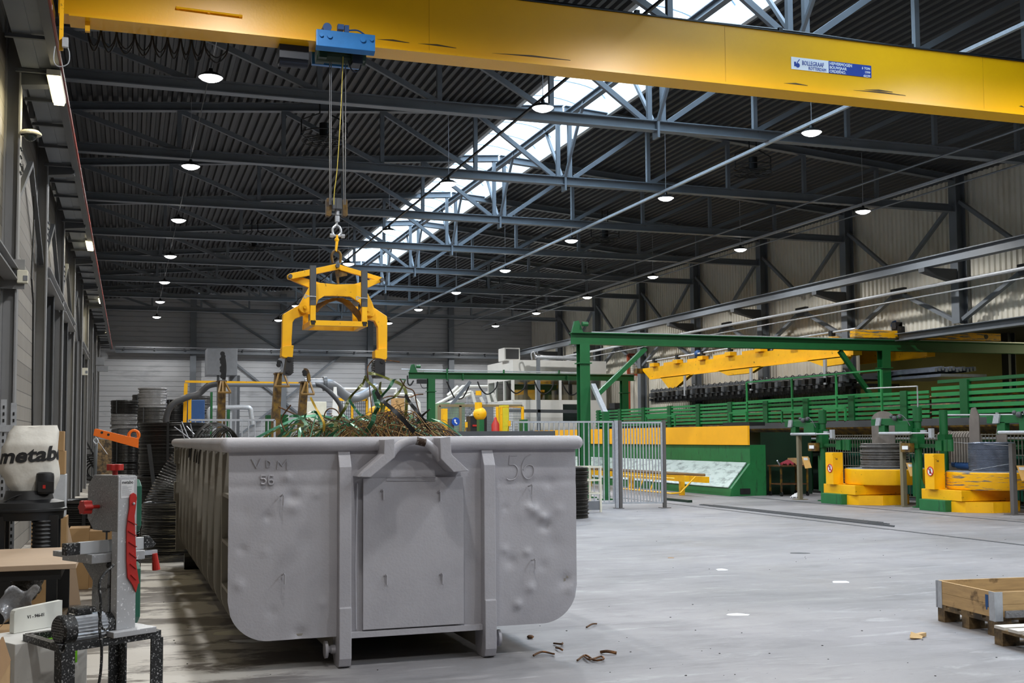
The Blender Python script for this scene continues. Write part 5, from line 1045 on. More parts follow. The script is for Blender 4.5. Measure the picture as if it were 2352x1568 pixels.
# ================================================================== WORKBENCH AND DUST EXTRACTOR
t = T('workbench', 'workbench with brown board top and black steel legs behind the bandsaw', 'bench', (-.8, 7.5, 0))
m = MB(); m.box((-1.32, 7.0, .87), (-.275, 8.1, .9)); m.out('top', MDF, t, bevel=.003)
m = MB(); m.box((-1.3, 7.04, .81), (-.36, 7.09, .87)); m.box((-1.3, 8.0, .81), (-.36, 8.05, .87)); m.box((-.41, 7.05, .81), (-.36, 8.05, .87)); m.out('apron', BLACK, t)
for x in (-1.25, -.66, -.39):
    for y in (7.07, 8.02):
        if x == -.39 and y < 7.5: continue
        m = MB(); m.box((x-.035, y-.035, 0), (x+.035, y+.035, .81)); m.out('leg', BLACK, t)
m = MB(); m.box((-1.3, 7.1, .5), (-.36, 8.0, .52)); m.out('lower_shelf', WOODD, t)
m = MB(); q = random.Random(2); pts = bez([at(75, 1288, Y=7.4), at(72, 1320, Y=7.4), at(50, 1360, Y=7.3), at(25, 1392, Y=7.2), at(5, 1405, Y=7.2)], 9)
m.tube(pts, [.075+.012*math.sin(i*1.9)+q.uniform(-.008, .008) for i in range(len(pts))], 14); m.out('plastic_hose', pm('dark_film', '#55534f', .2, .1, .3, 8, bump=.8, bscale=25), None, 'crinkled dark plastic hose hanging under the workbench', 'hose', smooth=True)
p = at(0, 1440, Y=6.3); m = MB(); m.box((p.x-.15, 6.25, 0), (p.x+.14, 6.6, p.z-.03)); m.out('cardboard_box', CARD, None, 'brown box under the clear plastic sheet at the left edge', 'box')
m = MB(); m.grid(lambda a, b_: at(0, 1440, Y=6.3)+V((.16*a+.02*math.sin(b_*8), .1*math.sin(a*3), .18*b_+.02*math.sin(a*9))), 10, 10); m.out('plastic_sheet', FILM, None, 'crumpled clear plastic sheet at the left edge of the photo', 'plastic', smooth=True, solid=.002)
DX = T('dust_extractor', 'dust extractor with white cloth bag and black round flange', 'dust extractor', (-.62, 8.7, 0))
dc = V((-.665, 8.75, 0)); zr = 1.13
m = MB(); m.lathe([(0, zr+.12), (.15, zr+.12), (.165, zr+.06), (.2, zr+.05), (.235, zr+.04), (.24, zr), (.255, zr-.005), (.255, zr-.02), (.235, zr-.025), (.23, zr-.08), (0, zr-.08)], dc, n=40); m.out('flange_ring', BLACK, DX, smooth=True)
m = MB(); m.torus(dc+E3*(zr+.03), .2, .006, n=36, m=5); m.out('trim_wire', GALV, DX)
for dx, dy in ((-.17, -.15), (.17, -.15), (-.17, .15), (.17, .15)):
    m = MB(); m.box(dc+V((dx-.035, dy-.03, 0)), dc+V((dx+.035, dy+.03, zr-.05))); m.out('leg', BLACK, DX)
m = MB(); m.box(dc+V((-.17, -.17, .72)), dc+V((.17, -.13, .85))); m.out('cross_board', BLACK, DX)
pm_ = V((at(103, 1125, Y=8.65).x, 8.65, zr+.1)); m = MB(); m.lathe([(0, 0), (.058, 0), (.06, .01), (.06, .12), (.056, .14), (.04, .148), (0, .15)], pm_, n=24); mt_ = m.out('motor', BLACK, DX, smooth=True)
m = MB(); m.cbox(pm_+V((.01, -.06, .05)), (.1, .03, .07)); m.cbox(pm_+V((.0, -.075, .05)), (.022, .004, .03)); m.out('switch_box', BLACK, mt_); m = MB(); m.cbox(pm_+V((0, -.078, .05)), (.018, .004, .024)); m.out('red_switch', RED, mt_)
m = MB(); hs = V((at(97, 1200, Y=8.6).x, 8.6, 0)); pr = []
for k in range(14): pr += [(.062, zr-.08-.028*k), (.07, zr-.09-.028*k), (.062, zr-.102-.028*k)]
m.lathe([(0, zr-.08)]+pr+[(0, pr[-1][1])], hs, n=20); m.out('intake_hose', BLACK, DX, smooth=True)
def bag(a, b_):
    th = 2*PI*a; z = b_; px = [(5, 1100), (6, 1075), (10, 1050), (20, 1015), (30, 990), (38, 983)]; zz = zr+.12+.46*z
    ctr = V((at(68, 1060, Y=8.8).x, 8.85, 0))
    def ip(tab):
        for (z0, v0), (z1, v1) in zip(tab, tab[1:]):
            if z <= z1: k = (z-z0)/(z1-z0); k = k*k*(3-2*k); return v0+(v1-v0)*k
        return tab[-1][1]
    lf = ip([(0, -.13), (.12, -.165), (.32, -.205), (.6, -.185), (.85, -.15), (1, -.115)]); rt = ip([(0, .17), (.2, .195), (.5, .185), (.9, .19), (1, .175)])
    cx_, hx = (lf+rt)/2, (rt-lf)/2; c1, s1 = math.cos(th), math.sin(th)
    ex = (abs(c1)**.75)*(1 if c1 > 0 else -1); ey = (abs(s1)**.75)*(1 if s1 > 0 else -1); wr = 1+.012*math.sin(9*th+7*z)+.02*math.sin(3*th+z*6)
    dp = .15*(1-.75*max(0, z-.7)/.3)
    return ctr+V((cx_+hx*ex*wr, dp*ey*wr, zr+.12+.46*z+(-.018*math.exp(-(cx_+hx*ex)**2/.004) if z > .95 else 0)))
m = MB(); m.grid(bag, 48, 24)
top = [bag(i/24, 1) for i in range(24)]; bot = [bag(i/24, 0) for i in range(24)]
m.face([m.b.verts.new(p) for p in top]); m.face([m.b.verts.new(p) for p in bot]); bg = m.out('filter_bag', CANVAS, DX, smooth=True, label='white cloth filter bag')
# lettering laid onto the bag
cu = bpy.data.curves.new('t', 'FONT'); cu.body = 'metabo'; cu.size = .135; cu.offset = .0045; cu.extrude = .001; cu.resolution_u = 3
tmp = bpy.data.objects.new('t', cu); COL.objects.link(tmp); bpy.context.view_layer.update(); me = bpy.data.meshes.new_from_object(tmp); bpy.data.objects.remove(tmp)
bmx = bmesh.new(); bmx.from_mesh(me); bmesh.ops.subdivide_edges(bmx, edges=[e for e in bmx.edges if e.calc_length() > .02], cuts=2); bmx.to_mesh(me); bmx.free()
wmax = max(v.co.x for v in me.vertices); zc = at(60, 1064, Y=8.7).z; ring = {}
for v in me.vertices:
    zz = zc+v.co.y*1.05+.03*v.co.x/wmax; key = round((zz-zr-.12)/.46, 2)
    if key not in ring: # walk round the front of the bag from its left edge
        P_ = [bag(.5+i/600, max(0, min(1, key))) for i in range(480)]; acc = [0]
        for i in range(1, len(P_)): acc.append(acc[-1]+(P_[i].xy-P_[i-1].xy).length)
        ring[key] = (P_, acc)
    P_, acc = ring[key]; s_ = .075+.5*v.co.x/wmax; i = min(range(len(acc)-1), key=lambda j: abs(acc[j]-s_)); tg_ = (P_[min(i+1, len(P_)-1)].xy-P_[max(i-1, 0)].xy).normalized()
    v.co = V((P_[i].x+tg_.y*(.004+v.co.z), P_[i].y-tg_.x*(.004+v.co.z), zz))-ORG[DX.name]
me.materials.clear(); me.materials.append(INK); o = bpy.data.objects.new('lettering', me); COL.objects.link(o); o.parent = bg
m = MB(); m.tube(bez([pm_+V((-.05, -.04, .02)), pm_+V((-.2, -.05, -.02)), pm_+V((-.3, -.05, -.1)), pm_+V((-.33, -.05, -.2)), pm_+V((-.3, -.05, -.28)), pm_+V((-.24, -.05, -.25))], 6), .005, 6); m.cyl(pm_+V((-.27, -.05, -.27)), pm_+V((-.27, -.05, -.34)), .022, n=12); m.out('power_cable', RUB, DX)
# shelf uprights, boxes and boards along the left wall
t = T('shelf_rack', 'galvanised slotted shelf rack at the left edge of the photo', 'rack', (-1.1, 9.2, 0))
for px, yt in ((9, 917), (32, 925)):
    p = at(px, yt, Y=9.2); m = MB(); m.prism(((-.02, 0), (.02, 0), (.02, .004), (-.016, .004), (-.016, .04), (-.02, .04)), (p.x, 9.2, 0), (1, 0, 0), (0, 1, 0), (0, 0, p.z)); m.out('upright', GALV, t)
    m = MB(); [m.cbox((p.x, 9.197, .1+.05*k), (.012, .004, .024)) for k in range(int((p.z-.1)/.05))]; m.out('slots', BLACK, t)
p = at(0, 985, Y=9.2); m = MB(); m.box((-1.4, 9.19, p.z-.02), (at(34, 985, Y=9.2).x, 9.22, p.z+.03)); m.out('beam', GALV, t)
zs = 0
for k, (h_, w_, mt) in enumerate(((.5, .3, CARD), (.45, .28, CARD), (.36, .24, pm('grey_carton', '#b9bcc0', .6, 0, .1, 12)), (.2, .22, CARD), (.17, .19, CARD))):
    p = at(128, 1000, Y=10.6); m = MB(); m.box((p.x-w_*.62, 10.5, zs), (p.x+w_*.38, 10.5+w_, zs+h_)); m.out('cardboard_box', mt, None, ['lowest brown box of the tall stack behind the dust extractor', 'second brown box from the floor in the stack behind the extractor', 'grey printed box in the middle of the stack behind the extractor', 'brown box just under the topmost one behind the cloth bag', 'topmost small brown box beside the cloth bag'][k], 'box', 'boxes stacked behind the extractor', bevel=.004); zs += h_
m = MB(); p = at(152, 1140, Y=12); m.prism(((-.14, 0), (.15, 0), (.11, .6), (.0, 1.32), (-.09, 1.34)), (p.x, 12, 0), (1, 0, .0), (-.08, .1, .99), (0, .02, 0)); m.out('board', MDF, None, 'brown board leaning upright between the cloth bag and the wall', 'board')
for k, (a, b_, c_, d) in enumerate(((158, 206, 1212, 1262), (204, 262, 1218, 1262))):
    p, q = at(a, d, Y=13.2+.1*k), at(b_, c_, Y=13.2+.1*k); m = MB(); m.box((p.x, p.y, 0), (q.x-.004, p.y+.35, q.z)); m.out('cardboard_box', CARD, None, ('brown box behind the left half of the bandsaw table', 'brown box just right of it behind the saw blade')[k], 'box', bevel=.004)
# ================================================================== WIRE COILS on the left
BG = 'wire coils stacked on the left'
m = MB(); [m.box((.1+.55*k, 19.2, 0), (.22+.55*k, 20.4, .1)) for k in range(3)]; m.box((.08, 19.2, .1), (1.36, 20.4, .13)); m.out('pallet', WOODD, None, 'dark wooden pallet under the big coils behind the skip', 'pallet')
coil('wire_coil', (.73, 19.8, .13), .6, .3, .88, WIRED, 'lower big black coil standing left behind the skip', group=BG, ridges=30, straps=4, jit=.02, seed=11)
coil('wire_coil', (.73, 19.8, 1.03), .575, .3, .85, WIRED, 'upper big black coil standing left behind the skip', group=BG, ridges=30, straps=4, jit=.016, seed=12)
coil('wire_coil', (-.36, 14.5, .45), .5, .28, .44, WIRED, 'upper black coil low behind the dust extractor', group=BG, ridges=18, straps=4, jit=.015, seed=13)
coil('wire_coil', (-.36, 14.5, 0), .5, .28, .44, WIRED, 'lower black coil on the floor behind the dust extractor', group=BG, ridges=18, straps=4, jit=.015, seed=14)
FC = [(-.15, 44, ((.8, WIRED), (.8, WIRED), (.42, WIREL), (.54, FILM), (.5, WIRED)), .49, 'tall stack nearest the left wall'), (.78, 43, ((.78, WIRED), (.78, WIRED), (.6, WIRE), (.6, WIRE), (.72, FILM)), .5, 'stack second from the left wall'), (.55, 45.4, ((.8, WIRED), (.8, WIRED), (.6, WIRED), (.62, WIRED), (.5, WIRE)), .46, 'dark stack half hidden between the two front stacks'),
 (1.75, 46, ((.8, WIRED), (.8, WIRED), (.75, WIRED), (.8, WIRED)), .5, 'dark stack behind the black hose'), (2.6, 49, ((.9, WIRE), (.9, WIRE), (.9, WIRE), (.72, WIRE)), .6, 'stack behind the blue container'), (6.65, 45, ((.9, WIRE), (.9, WIRE), (.95, WIRE)), .36, 'slim stack left of the middle tower'), (7.4, 45.6, ((.9, WIREL), (.9, WIRE), (.95, WIREB)), .42, 'bluish stack between the two right towers')]
names = ['bottom', 'second', 'third', 'fourth', 'fifth']
for x, y, hs, R, lab in FC:
    z = 0
    for k, (h_, mt) in enumerate(hs):
        nm = 'top' if k == len(hs)-1 else names[k]; coil('wire_coil', (x+rnd.uniform(-.02, .02), y, z), R*rnd.uniform(.97, 1.0), .28, h_-.02, mt, f'{nm} coil of the far {lab}', group=BG, n=32, ridges=14, straps=3 if mt is not FILM else 0, jit=.014 if mt is not FILM else .03, seed=k+int(x*10), strapmat=STEELD); z += h_
t = T('loose_coil', 'loose dark coil of stiff wire fanning open behind the left end of the skip', 'wire coil', (.72, 16.7, 0)); m = MB(); q = random.Random(8)
for k in range(34):
    z = .03+.021*k; R = .53+q.uniform(-.012, .012); m.tube([V((.72+q.uniform(-.006, .006), 16.7, z))+V((R*math.cos(a), R*math.sin(a), q.uniform(-.004, .004))) for a in [2*PI*i/36 for i in range(36)]], .011, 4, True)
for k in range(18):
    tl = .06*k+.05; R = .53-.004*k; c_ = V((.76+.012*k, 16.7, .76+.022*k)); ux = V((math.cos(tl*.9), 0, -math.sin(tl*.9)+.35*tl)).normalized(); m.tube([c_+ux*R*math.cos(a)+V((0, 1, 0))*R*math.sin(a) for a in [2*PI*i/36 for i in range(36)]], .009, 4, True)
m.out('winding', WIRE, t)
m = MB(); [m.tube([V((.5+.06*k, 16.1+.05*k, .02+.012*k))+V((.62*math.cos(a), .55*math.sin(a), 0)) for a in [2*PI*i/36 for i in range(36)]], .009, 4, True) for k in range(5)]; m.out('fallen_loops', WIRED, t)
# orange jib leaning on the coils, and things along the wall behind it
JY = 19.0; t = T('lifting_jib', 'orange lifting jib beam with eye plate against the big black coils', 'jib', at(268, 1020, Y=JY))
m = MB(); plate(m, [(217, 985), (222, 984), (295, 1002), (319, 1006), (318, 1029), (214, 1000)], JY, .1); m.out('beam', ORANGE, t, bevel=.006)
m = MB(); ey = [at(a, b_, Y=JY+.03) for a, b_ in ((292, 1003), (294, 992), (303, 987), (318, 989), (319, 1007))]; p = at(308, 999, Y=JY+.03); m.torus(p, .075, .022, (0, 1, 0), 24, 8); plate(m, [(291, 1003), (294, 992), (299, 1003)], JY+.02, .03); plate(m, [(313, 990), (319, 990), (319, 1007), (315, 1006)], JY+.02, .03); m.out('eye_plate', ORANGE, t)
m = MB(); [m.cyl(at(a, b_, Y=JY-.004), at(a, b_, Y=JY+.01), .02, n=12) for a, b_ in ((234, 993), (249, 998))]; m.out('bolt_holes', BLACK, t)
m = MB(); p = at(221, 1004, Y=JY); m.tube(bez([p, p+V((.03, 0, -.06)), p+V((0, 0, -.1)), p+V((-.04, 0, -.05)), p+V((0, 0, .0))], 4), .012, 6); m.tube([p+V((0, 0, -.02)), at(247, 1043, Y=JY)], .004, 4); m.out('shackle', GALV, t)
m = MB(); [m.bar((.5, JY+dy, 0), (.3, JY+.05, at(305, 1020, Y=JY).z), .06, .06) for dy in (0,)]; m.out('stand_leg', BLACK, t)
WY = 42; t = T('ladder_frame', 'black ladder-like frame leaning on the far part of the left wall', 'frame', (-1.2, WY, 0)); m = MB()
a0, a1, b0, b1 = at(175, 1003, Y=WY), at(222, 1085, Y=WY), at(192, 1003, Y=WY), at(238, 1085, Y=WY)
m.bar(a0, a1, .06, .06); m.bar(b0, b1, .06, .06); [m.bar(a0+(a1-a0)*k/6, b0+(b1-b0)*k/6, .04, .04) for k in range(1, 6)]; [m.bar(q, V((q.x, WY+.3, 0)), .05, .05) for q in (a0, b0)]; m.out('frame', BLACK, t)
m = MB(); p = at(192, 1075, Y=WY-.4)+V((.25, 0, 0)); [m.torus(p+V((.02*k, .05*k, -.03*k)), .42-.05*k, .025, (.3, 1, .1), 28, 6) for k in range(5)]; m.out('coiled_hose', RUB, None, 'black hose hanging coiled on the ladder-like frame', 'hose')
p = at(222, 1088, Y=WY-.5); m = MB(); m.lathe([(0, 0), (.11, 0), (.11, 1.3), (.06, 1.42), (.04, 1.55), (0, 1.55)], (p.x, p.y, 0), n=16); m.out('gas_bottle', STEEL, None, 'grey gas bottle beside the ladder-like frame', 'gas bottle', smooth=True)
m = MB(); p = at(240, 1090, Y=40); m.prism(((-.25, 0), (.25, 0), (.2, 1.6), (-.22, 1.65)), (p.x, p.y, 0), (1, 0, 0), (0, .15, 1), (0, .04, 0)); m.out('board', WOODD, None, 'brown board leaning upright near the far left coils', 'board')
# small devices on the left wall
p = at(70, 310, X=XL+.3); t = T('dome_camera', 'white dome camera on an arm high on the left wall', 'camera', p); m = MB(); m.box((XL+.19, p.y-.04, p.z), (p.x+.02, p.y+.04, p.z+.05)); m.lathe([(0, .05), (.1, .05), (.13, .02), (.13, 0), (0, 0)], p, n=20); m.out('housing', CREAM, t)
m = MB(); m.sphere(p+V((0, 0, 0)), .08, 16, 10); m.out('dome', GLASSY, t, smooth=True)
for (px, py), s_, lab in (((52, 636), .12, 'cream wall box with grey face on the nearest left column'), ((195, 853), .16, 'small white wall box on a farther left column')):
    p = at(px, py, X=XL+.25); t = T('wall_box', lab, 'box', p); m = MB(); m.cbox(p, (s_, s_, s_*1.3)); m.out('case', CREAM, t, bevel=.01); m = MB(); m.cbox(p+V((s_*.3, -s_*.5, -.02)), (s_*.4, .02, s_*.5)); m.out('grille', DUCT, t)
t = T('wall_camera', 'grey swivel camera on a far left column', 'camera', at(230, 830, X=XL+.4)); p = at(230, 830, X=XL+.4); m = MB(); m.cbox(p, (.3, .5, .3)); m.cbox(p+V((.1, -.2, -.3)), (.4, .3, .2)); m.out('housing', DUCT, t)
for i, xs_ in ((1, [(78, 450), (78, 505), (72, 640), (76, 690), (74, 985)]),):
    m = MB(); m.tube([at(a, b_, X=XL+.28) for a, b_ in xs_], .012, 5); m.out('wall_conduit', BLACK, None, 'thin dark conduit running down the second left column', 'conduit')
# ================================================================== MIDDLE GROUND behind the skip
def pz(px, py, Y): p = at(px, py, Y=Y); return p
def pbox(m, x0, y0, x1, y1, Y, dy, floor=False):
    a, b_ = at(x0, y0, Y=Y), at(x1, y1, Y=Y); z0 = 0 if floor else min(a.z, b_.z)
    return m.box((min(a.x, b_.x), Y, z0), (max(a.x, b_.x), Y+dy, max(a.z, b_.z)))
# three reel towers
def tower(lab, Y, col_, plat, legs, base, guide, gm, tip, box_=None):
    t = T('pay_off_tower', lab, 'tower', at((col_[0][0]+col_[1][0])/2, 1000, Y=Y).xy.to_3d(), 'pay-off towers behind the skip')
    m = MB(); q_ = xz(col_, Y); zl = min(z for _, z in q_); q_ = [(x, 0 if z < zl+.3 else z) for x, z in q_]; m.prism(q_, (0, Y, 0), (1, 0, 0), (0, 0, 1), (0, .35, 0)); m.out('column', YELR, t)
    m = MB(); pbox(m, plat[0], plat[1], plat[2], plat[1]+3, Y-.1, .5); m.out('top_plate', YELR, t)
    m = MB(); [m.bar(at(a, b_, Y=Y-.1), at(c, d, Y=Y-.35), .04, .04) for a, b_, c, d in legs]; m.tube([at(base[0], base[1], Y=Y-.35), at(base[2], base[1], Y=Y-.35)], .03, 6); m.out('guide_bracket', pm('bracket_yellow', '#82622a', .5, 0, .2, 5), t)
    m = MB(); pts = bez([at(a, b_, Y=Y+.1) for a, b_ in guide], 5); m.ribbon(pts, .16, .08, (0, 1, 0)); m.out('guide_arch', gm, t)
    m = MB(); [m.cyl(at(a, b_, Y=Y-.02), at(a, b_, Y=Y+.2), .06, n=10) for a, b_ in tip]; m.out('guide_rollers', BLACK, t)
    return t
tower('first pay-off tower from the left, topped by a dark roller chain', 30, [(502, 874), (519, 874), (515, 1145), (499, 1145)], (499, 873, 521), ((508, 876, 503, 900), (516, 876, 529, 900), (512, 876, 512, 900)), (501, 901, 531), [(514, 872), (516, 850), (515, 830), (511, 812)], BLACK, [(511+2*math.sin(k*2), 812+6.5*k) for k in range(9)])
tower('second pay-off tower from the left, with a grey curved strap on top', 29, [(634, 856), (648, 856), (644, 960), (646, 1150), (621, 1150), (626, 960)], (633, 855, 652), ((640, 858, 632, 887), (652, 858, 664, 888)), (630, 887, 665), [(645, 856), (651, 845), (651, 832), (646, 825), (640, 828)], DUCT, [(641, 832), (640, 838)])
tower('third pay-off tower from the left, with a yellow curved guide on top', 29.5, [(694, 876), (709, 876), (703, 960), (702, 1148), (684, 1148), (687, 960)], (692, 875, 714), ((702, 878, 693, 904), (712, 878, 721, 904), (706, 878, 707, 904)), (692, 905, 722), [(710, 875), (708, 862), (704, 851), (698, 849)], YELR, [(699, 854), (700, 859)])
# yellow pipe frame with black hoses
Y = 38; t = T('pipe_frame', 'yellow and grey overhead pipe frame left of the pay-off towers', 'pipe', at(430, 1000, Y=Y).xy.to_3d())
m = MB(); m.bar(at(425, 876, Y=Y), at(700, 880, Y=Y), .1, .07, (0, 0, 1)); m.out('top_bar', YELW, t)
for a, b_, c in ((427, 421, 0), (436, 434, 3)):
    m = MB(); p, q = at(a, 880+c*8, Y=Y+c*.1), at(b_, 962, Y=Y+c*.1); m.bar(p, V((q.x, Y+c*.1, 0)), .11, .11); m.out('post', YELW if c == 0 else DUCT, t)
m = MB(); p = at(436, 905, Y=Y-.3); m.bar(p, V((p.x, p.y, 0)), .1, .1); m.out('post', YELW, t)
m = MB(); m.tube([at(495, 883, Y=Y), at(725, 884, Y=Y)], .07, 8); m.out('cable_duct', STEEL, t)
m = MB(); m.tube(bez([at(383, 990, Y=Y-.5), at(382, 960, Y=Y-.5), at(395, 930, Y=Y-.5), at(430, 912, Y=Y-.4), at(455, 905, Y=Y), at(478, 886, Y=Y), at(500, 881, Y=Y)], 6), .1, 10); m.out('black_hose', pm('dull_hose', '#39393b', .6), None, 'thick black hose curving from the pipe frame down left behind the skip', 'hose', smooth=True)
m = MB(); m.tube(bez([at(724, 882, Y=Y), at(742, 888, Y=Y), at(765, 908, Y=Y), at(782, 932, Y=Y), at(786, 955, Y=Y), at(790, 985, Y=Y)], 6), .075, 10); m.out('black_hose', pm('dull_hose', '#39393b', .6), None, 'black hose curving down right of the third pay-off tower', 'hose', smooth=True)
t = T('air_duct', 'thick grey air duct sweeping in a curve in front of the far wall', 'duct', at(800, 1000, Y=41).xy.to_3d())
m = MB(); m.tube(bez([at(700, 880, Y=40), at(752, 881, Y=40), at(772, 890, Y=40.3), at(796, 910, Y=40.6), at(815, 914, Y=41), at(838, 905, Y=41.4), at(862, 890, Y=42)], 7), .17, 14); m.out('duct', DUCT, t, smooth=True)
m = MB(); p = at(746, 881, Y=40); m.cyl(p-V((.06, 0, 0)), p+V((.06, 0, 0)), .26, n=20); m.out('flange', STEELD, t)
m = MB(); p = at(770, 930, Y=40.3); m.bar((p.x, 40.3, 0), (p.x, 40.3, 3.6), .1, .1); m.out('stand', STEEL, t)
# grey cabinet on the far wall with duct and legs
t = T('wall_duct_box', 'large grey sheet metal box mounted high on the far wall', 'duct', at(510, 862, Y=57).xy.to_3d())
m = MB(); pbox(m, 475, 800, 545, 862, 57, 1.4); m.out('box', DUCT, t, bevel=.02)
m = MB(); pbox(m, 528, 862, 548, 960, 58, .8, True); m.out('down_duct', DUCT, t)
for a in (501, 548): m = MB(); m.bar(at(a, 862, Y=57.2), V((at(a, 862, Y=57.2).x, 57.2, 0)), .12, .12); m.out('leg', STEELD, t)
m = MB(); pbox(m, 433, 918, 470, 968, 44, 1.8, True); c_ = m.out('blue_container', BLUED, None, 'blue steel container behind the yellow posts', 'container', bevel=.03)
m = MB(); m.tube(bez([at(482, 968, Y=42), at(480, 945, Y=42), at(490, 937, Y=42), at(520, 936, Y=42), at(560, 935, Y=42), at(574, 938, Y=42), at(577, 950, Y=42), at(580, 975, Y=42)], 6), .085, 12); p = at(530, 937, Y=42); m.box((p.x-.05, 42.06, 0), (p.x+.05, 42.12, p.z)); m.out('silver_pipe', GALV, None, 'bent silver pipe right of the blue container', 'pipe', smooth=True)
m = MB(); pbox(m, 705, 922, 750, 966, 40, 1, True); m.out('electrical_cabinet', CREAM, None, 'pale cabinet standing right of the third pay-off tower', 'cabinet', bevel=.02)
for k, (a, b_, c, d, lab) in enumerate(((484, 900, 488, 968, 'dark green slim post left of the first pay-off tower'), (522, 940, 528, 985, 'green post right of the first pay-off tower'), (612, 953, 622, 990, 'green block at the foot of the second pay-off tower'), (645, 952, 662, 990, 'green post right of the second pay-off tower'))):
    m = MB(); pbox(m, a, b_, c, d, 31 if k > 1 else 40, .3, True); m.out('green_post', GRN, None, lab, 'post')
# galvanised barrier behind the skip
barfence('galvanised bar fence behind the left half of the skip', at(432, 1100, Y=23).xy.to_3d(), at(630, 1100, Y=23).xy.to_3d(), .12, 1.98, .118)
barfence('galvanised bar fence behind the right part of the scrap heap', at(706, 1100, Y=24).xy.to_3d(), at(985, 1100, Y=24).xy.to_3d(), .12, 1.96, .118)
# yellow mesh enclosure behind the scrap
t = T('mesh_enclosure', 'yellow framed wire mesh enclosure seen behind the scrap heap', 'enclosure', at(810, 1000, Y=42).xy.to_3d()); Y = 42
A, Bq = at(775, 917, Y=Y), at(843, 920, Y=Y)
m = MB(); [m.box((x-.04, Y, 0), (x+.04, Y+.08, A.z)) for x in (A.x, (A.x+Bq.x)/2, Bq.x)]; m.box((A.x, Y, A.z-.05), (Bq.x, Y+.08, A.z+.05)); m.out('frame', YELW, t)
m = MB(); n = 16; [m.box((A.x+(Bq.x-A.x)*i/n-.012, Y+.02, 1.2), (A.x+(Bq.x-A.x)*i/n+.012, Y+.04, A.z)) for i in range(n)]; [m.box((A.x, Y+.02, 1.2+.13*i), (Bq.x, Y+.04, 1.22+.13*i)) for i in range(int((A.z-1.2)/.13))]; m.out('mesh', STEEL, t)
m = MB(); A, Bq = at(862, 935, Y=44), at(905, 960, Y=44); m.prism(((A.x-.6, 0), (Bq.x+.3, 0), (Bq.x+.3, Bq.z), (A.x+.5, A.z+.2), (A.x, A.z)), (0, 44, 0), (1, 0, 0), (0, 0, 1), (0, 1.2, 0)); m.out('press_machine', YELW, None, 'yellow machine half hidden behind the scrap heap', 'machine', bevel=.03)
m = MB(); pbox(m, 908, 914, 929, 985, 45, .8, True); m.out('tray_rack', WOOD, None, 'pale yellow tray rack right behind the tall straps', 'rack')
for k, (lab, seq) in enumerate((('white railing behind the scrap heap', [(786, 893), (910, 893), (910, 985)]), ('white railing rising beside the scrap heap', [(905, 905), (945, 905), (962, 925), (966, 985)]))):
    m = MB(); m.tube([at(a, b_, Y=48) for a, b_ in seq], .07, 6); [m.tube([at(a, 893+12*k, Y=48), V((at(a, 893, Y=48).x, 48, 0))], .06, 6) for a in ((790, 850) if k == 0 else (910, 940))]; m.out('white_railing', WHITEP, None, lab, 'railing')
m = MB(); p = at(760, 902, Y=39.5); m.prism(((-.25, 0), (.3, 0), (.05, 3.4), (-.05, 3.4)), (p.x+.15, 39.5, 0), (1, 0, 0), (0, 0, 1), (0, .08, 0)); m.out('step_ladder', WHITEP, None, 'white step ladder beside the grey air duct', 'ladder')
# between the far gantry post and the cabin
Y = 41
m = MB(); pbox(m, 1016, 924, 1068, 985, Y+2.9, 1.2, True); m.out('green_cabinet', pm('pale_green', '#7f9c78', .5), None, 'pale green cabinet behind the wire mesh panels', 'cabinet', bevel=.03)
m = MB(); pbox(m, 1108, 930, 1134, 985, Y+1.5, .8, True); m.out('grey_cabinet', DUCT, None, 'grey perforated cabinet behind the wire mesh panels', 'cabinet')
t = T('mesh_screen', 'brown framed wire mesh screen left of the white cabin', 'screen', at(1090, 1000, Y=Y).xy.to_3d()); a, b_ = at(1009, 931, Y=Y), at(1200, 935, Y=Y)
m = MB(); m.box((a.x, Y, a.z-.05), (b_.x, Y+.06, a.z+.05)); [m.box((a.x+(b_.x-a.x)*k/4-.05, Y, 0), (a.x+(b_.x-a.x)*k/4+.05, Y+.08, a.z)) for k in range(5)]; m.out('frame', pm('brown_frame', '#7d6f52', .5), t)
m = MB(); n = 56; [m.box((a.x+(b_.x-a.x)*i/n-.008, Y+.02, 1.4), (a.x+(b_.x-a.x)*i/n+.008, Y+.035, a.z)) for i in range(n)]; [m.box((a.x, Y+.02, 1.4+.1*i), (b_.x, Y+.035, 1.415+.1*i)) for i in range(16)]; m.out('mesh', STEEL, t)
Y = 38
t = T('yellow_gate_frame', 'yellow tubular frame in front of the white cabin', 'frame', at(1170, 1000, Y=Y).xy.to_3d())
m = MB(); m.tube([V((at(1142, 935, Y=Y).x, Y, 0)), at(1142, 935, Y=Y), at(1200, 935, Y=Y), V((at(1201, 935, Y=Y).x, Y, 0))], .06, 8); m.tube([V((at(1151, 935, Y=Y).x, Y, 0)), at(1151, 935, Y=Y)], .05, 8); m.out('frame', YELW, t)
m = MB(); pbox(m, 1156, 930, 1169, 985, Y+1, .5, True); m.out('yellow_locker', pm('lemon', '#cfc227', .5), None, 'lemon yellow locker behind the yellow tubular frame', 'locker')
m = MB(); pbox(m, 1018, 938, 1028, 962, Y, .3); pbox(m, 1018, 962, 1029, 985, Y, .3, True); m.out('yellow_pillar', YELW, None, 'yellow pillar in front of the pale green cabinet', 'pillar')
t = T('pump', 'yellow pump head on a black red-footed stand behind the mesh', 'pump', at(1095, 1000, Y=Y).xy.to_3d())
m = MB(); p = at(1099, 937, Y=Y); m.cyl(p+V((0, 0, -.35)), p+V((0, 0, .2)), .13); m.cyl(p+V((0, 0, .45)), p+V((0, 0, .6)), .1); m.sphere(p+V((.05, 0, -.2)), .24, 14, 8); m.out('pump_head', YELW, t, smooth=True)
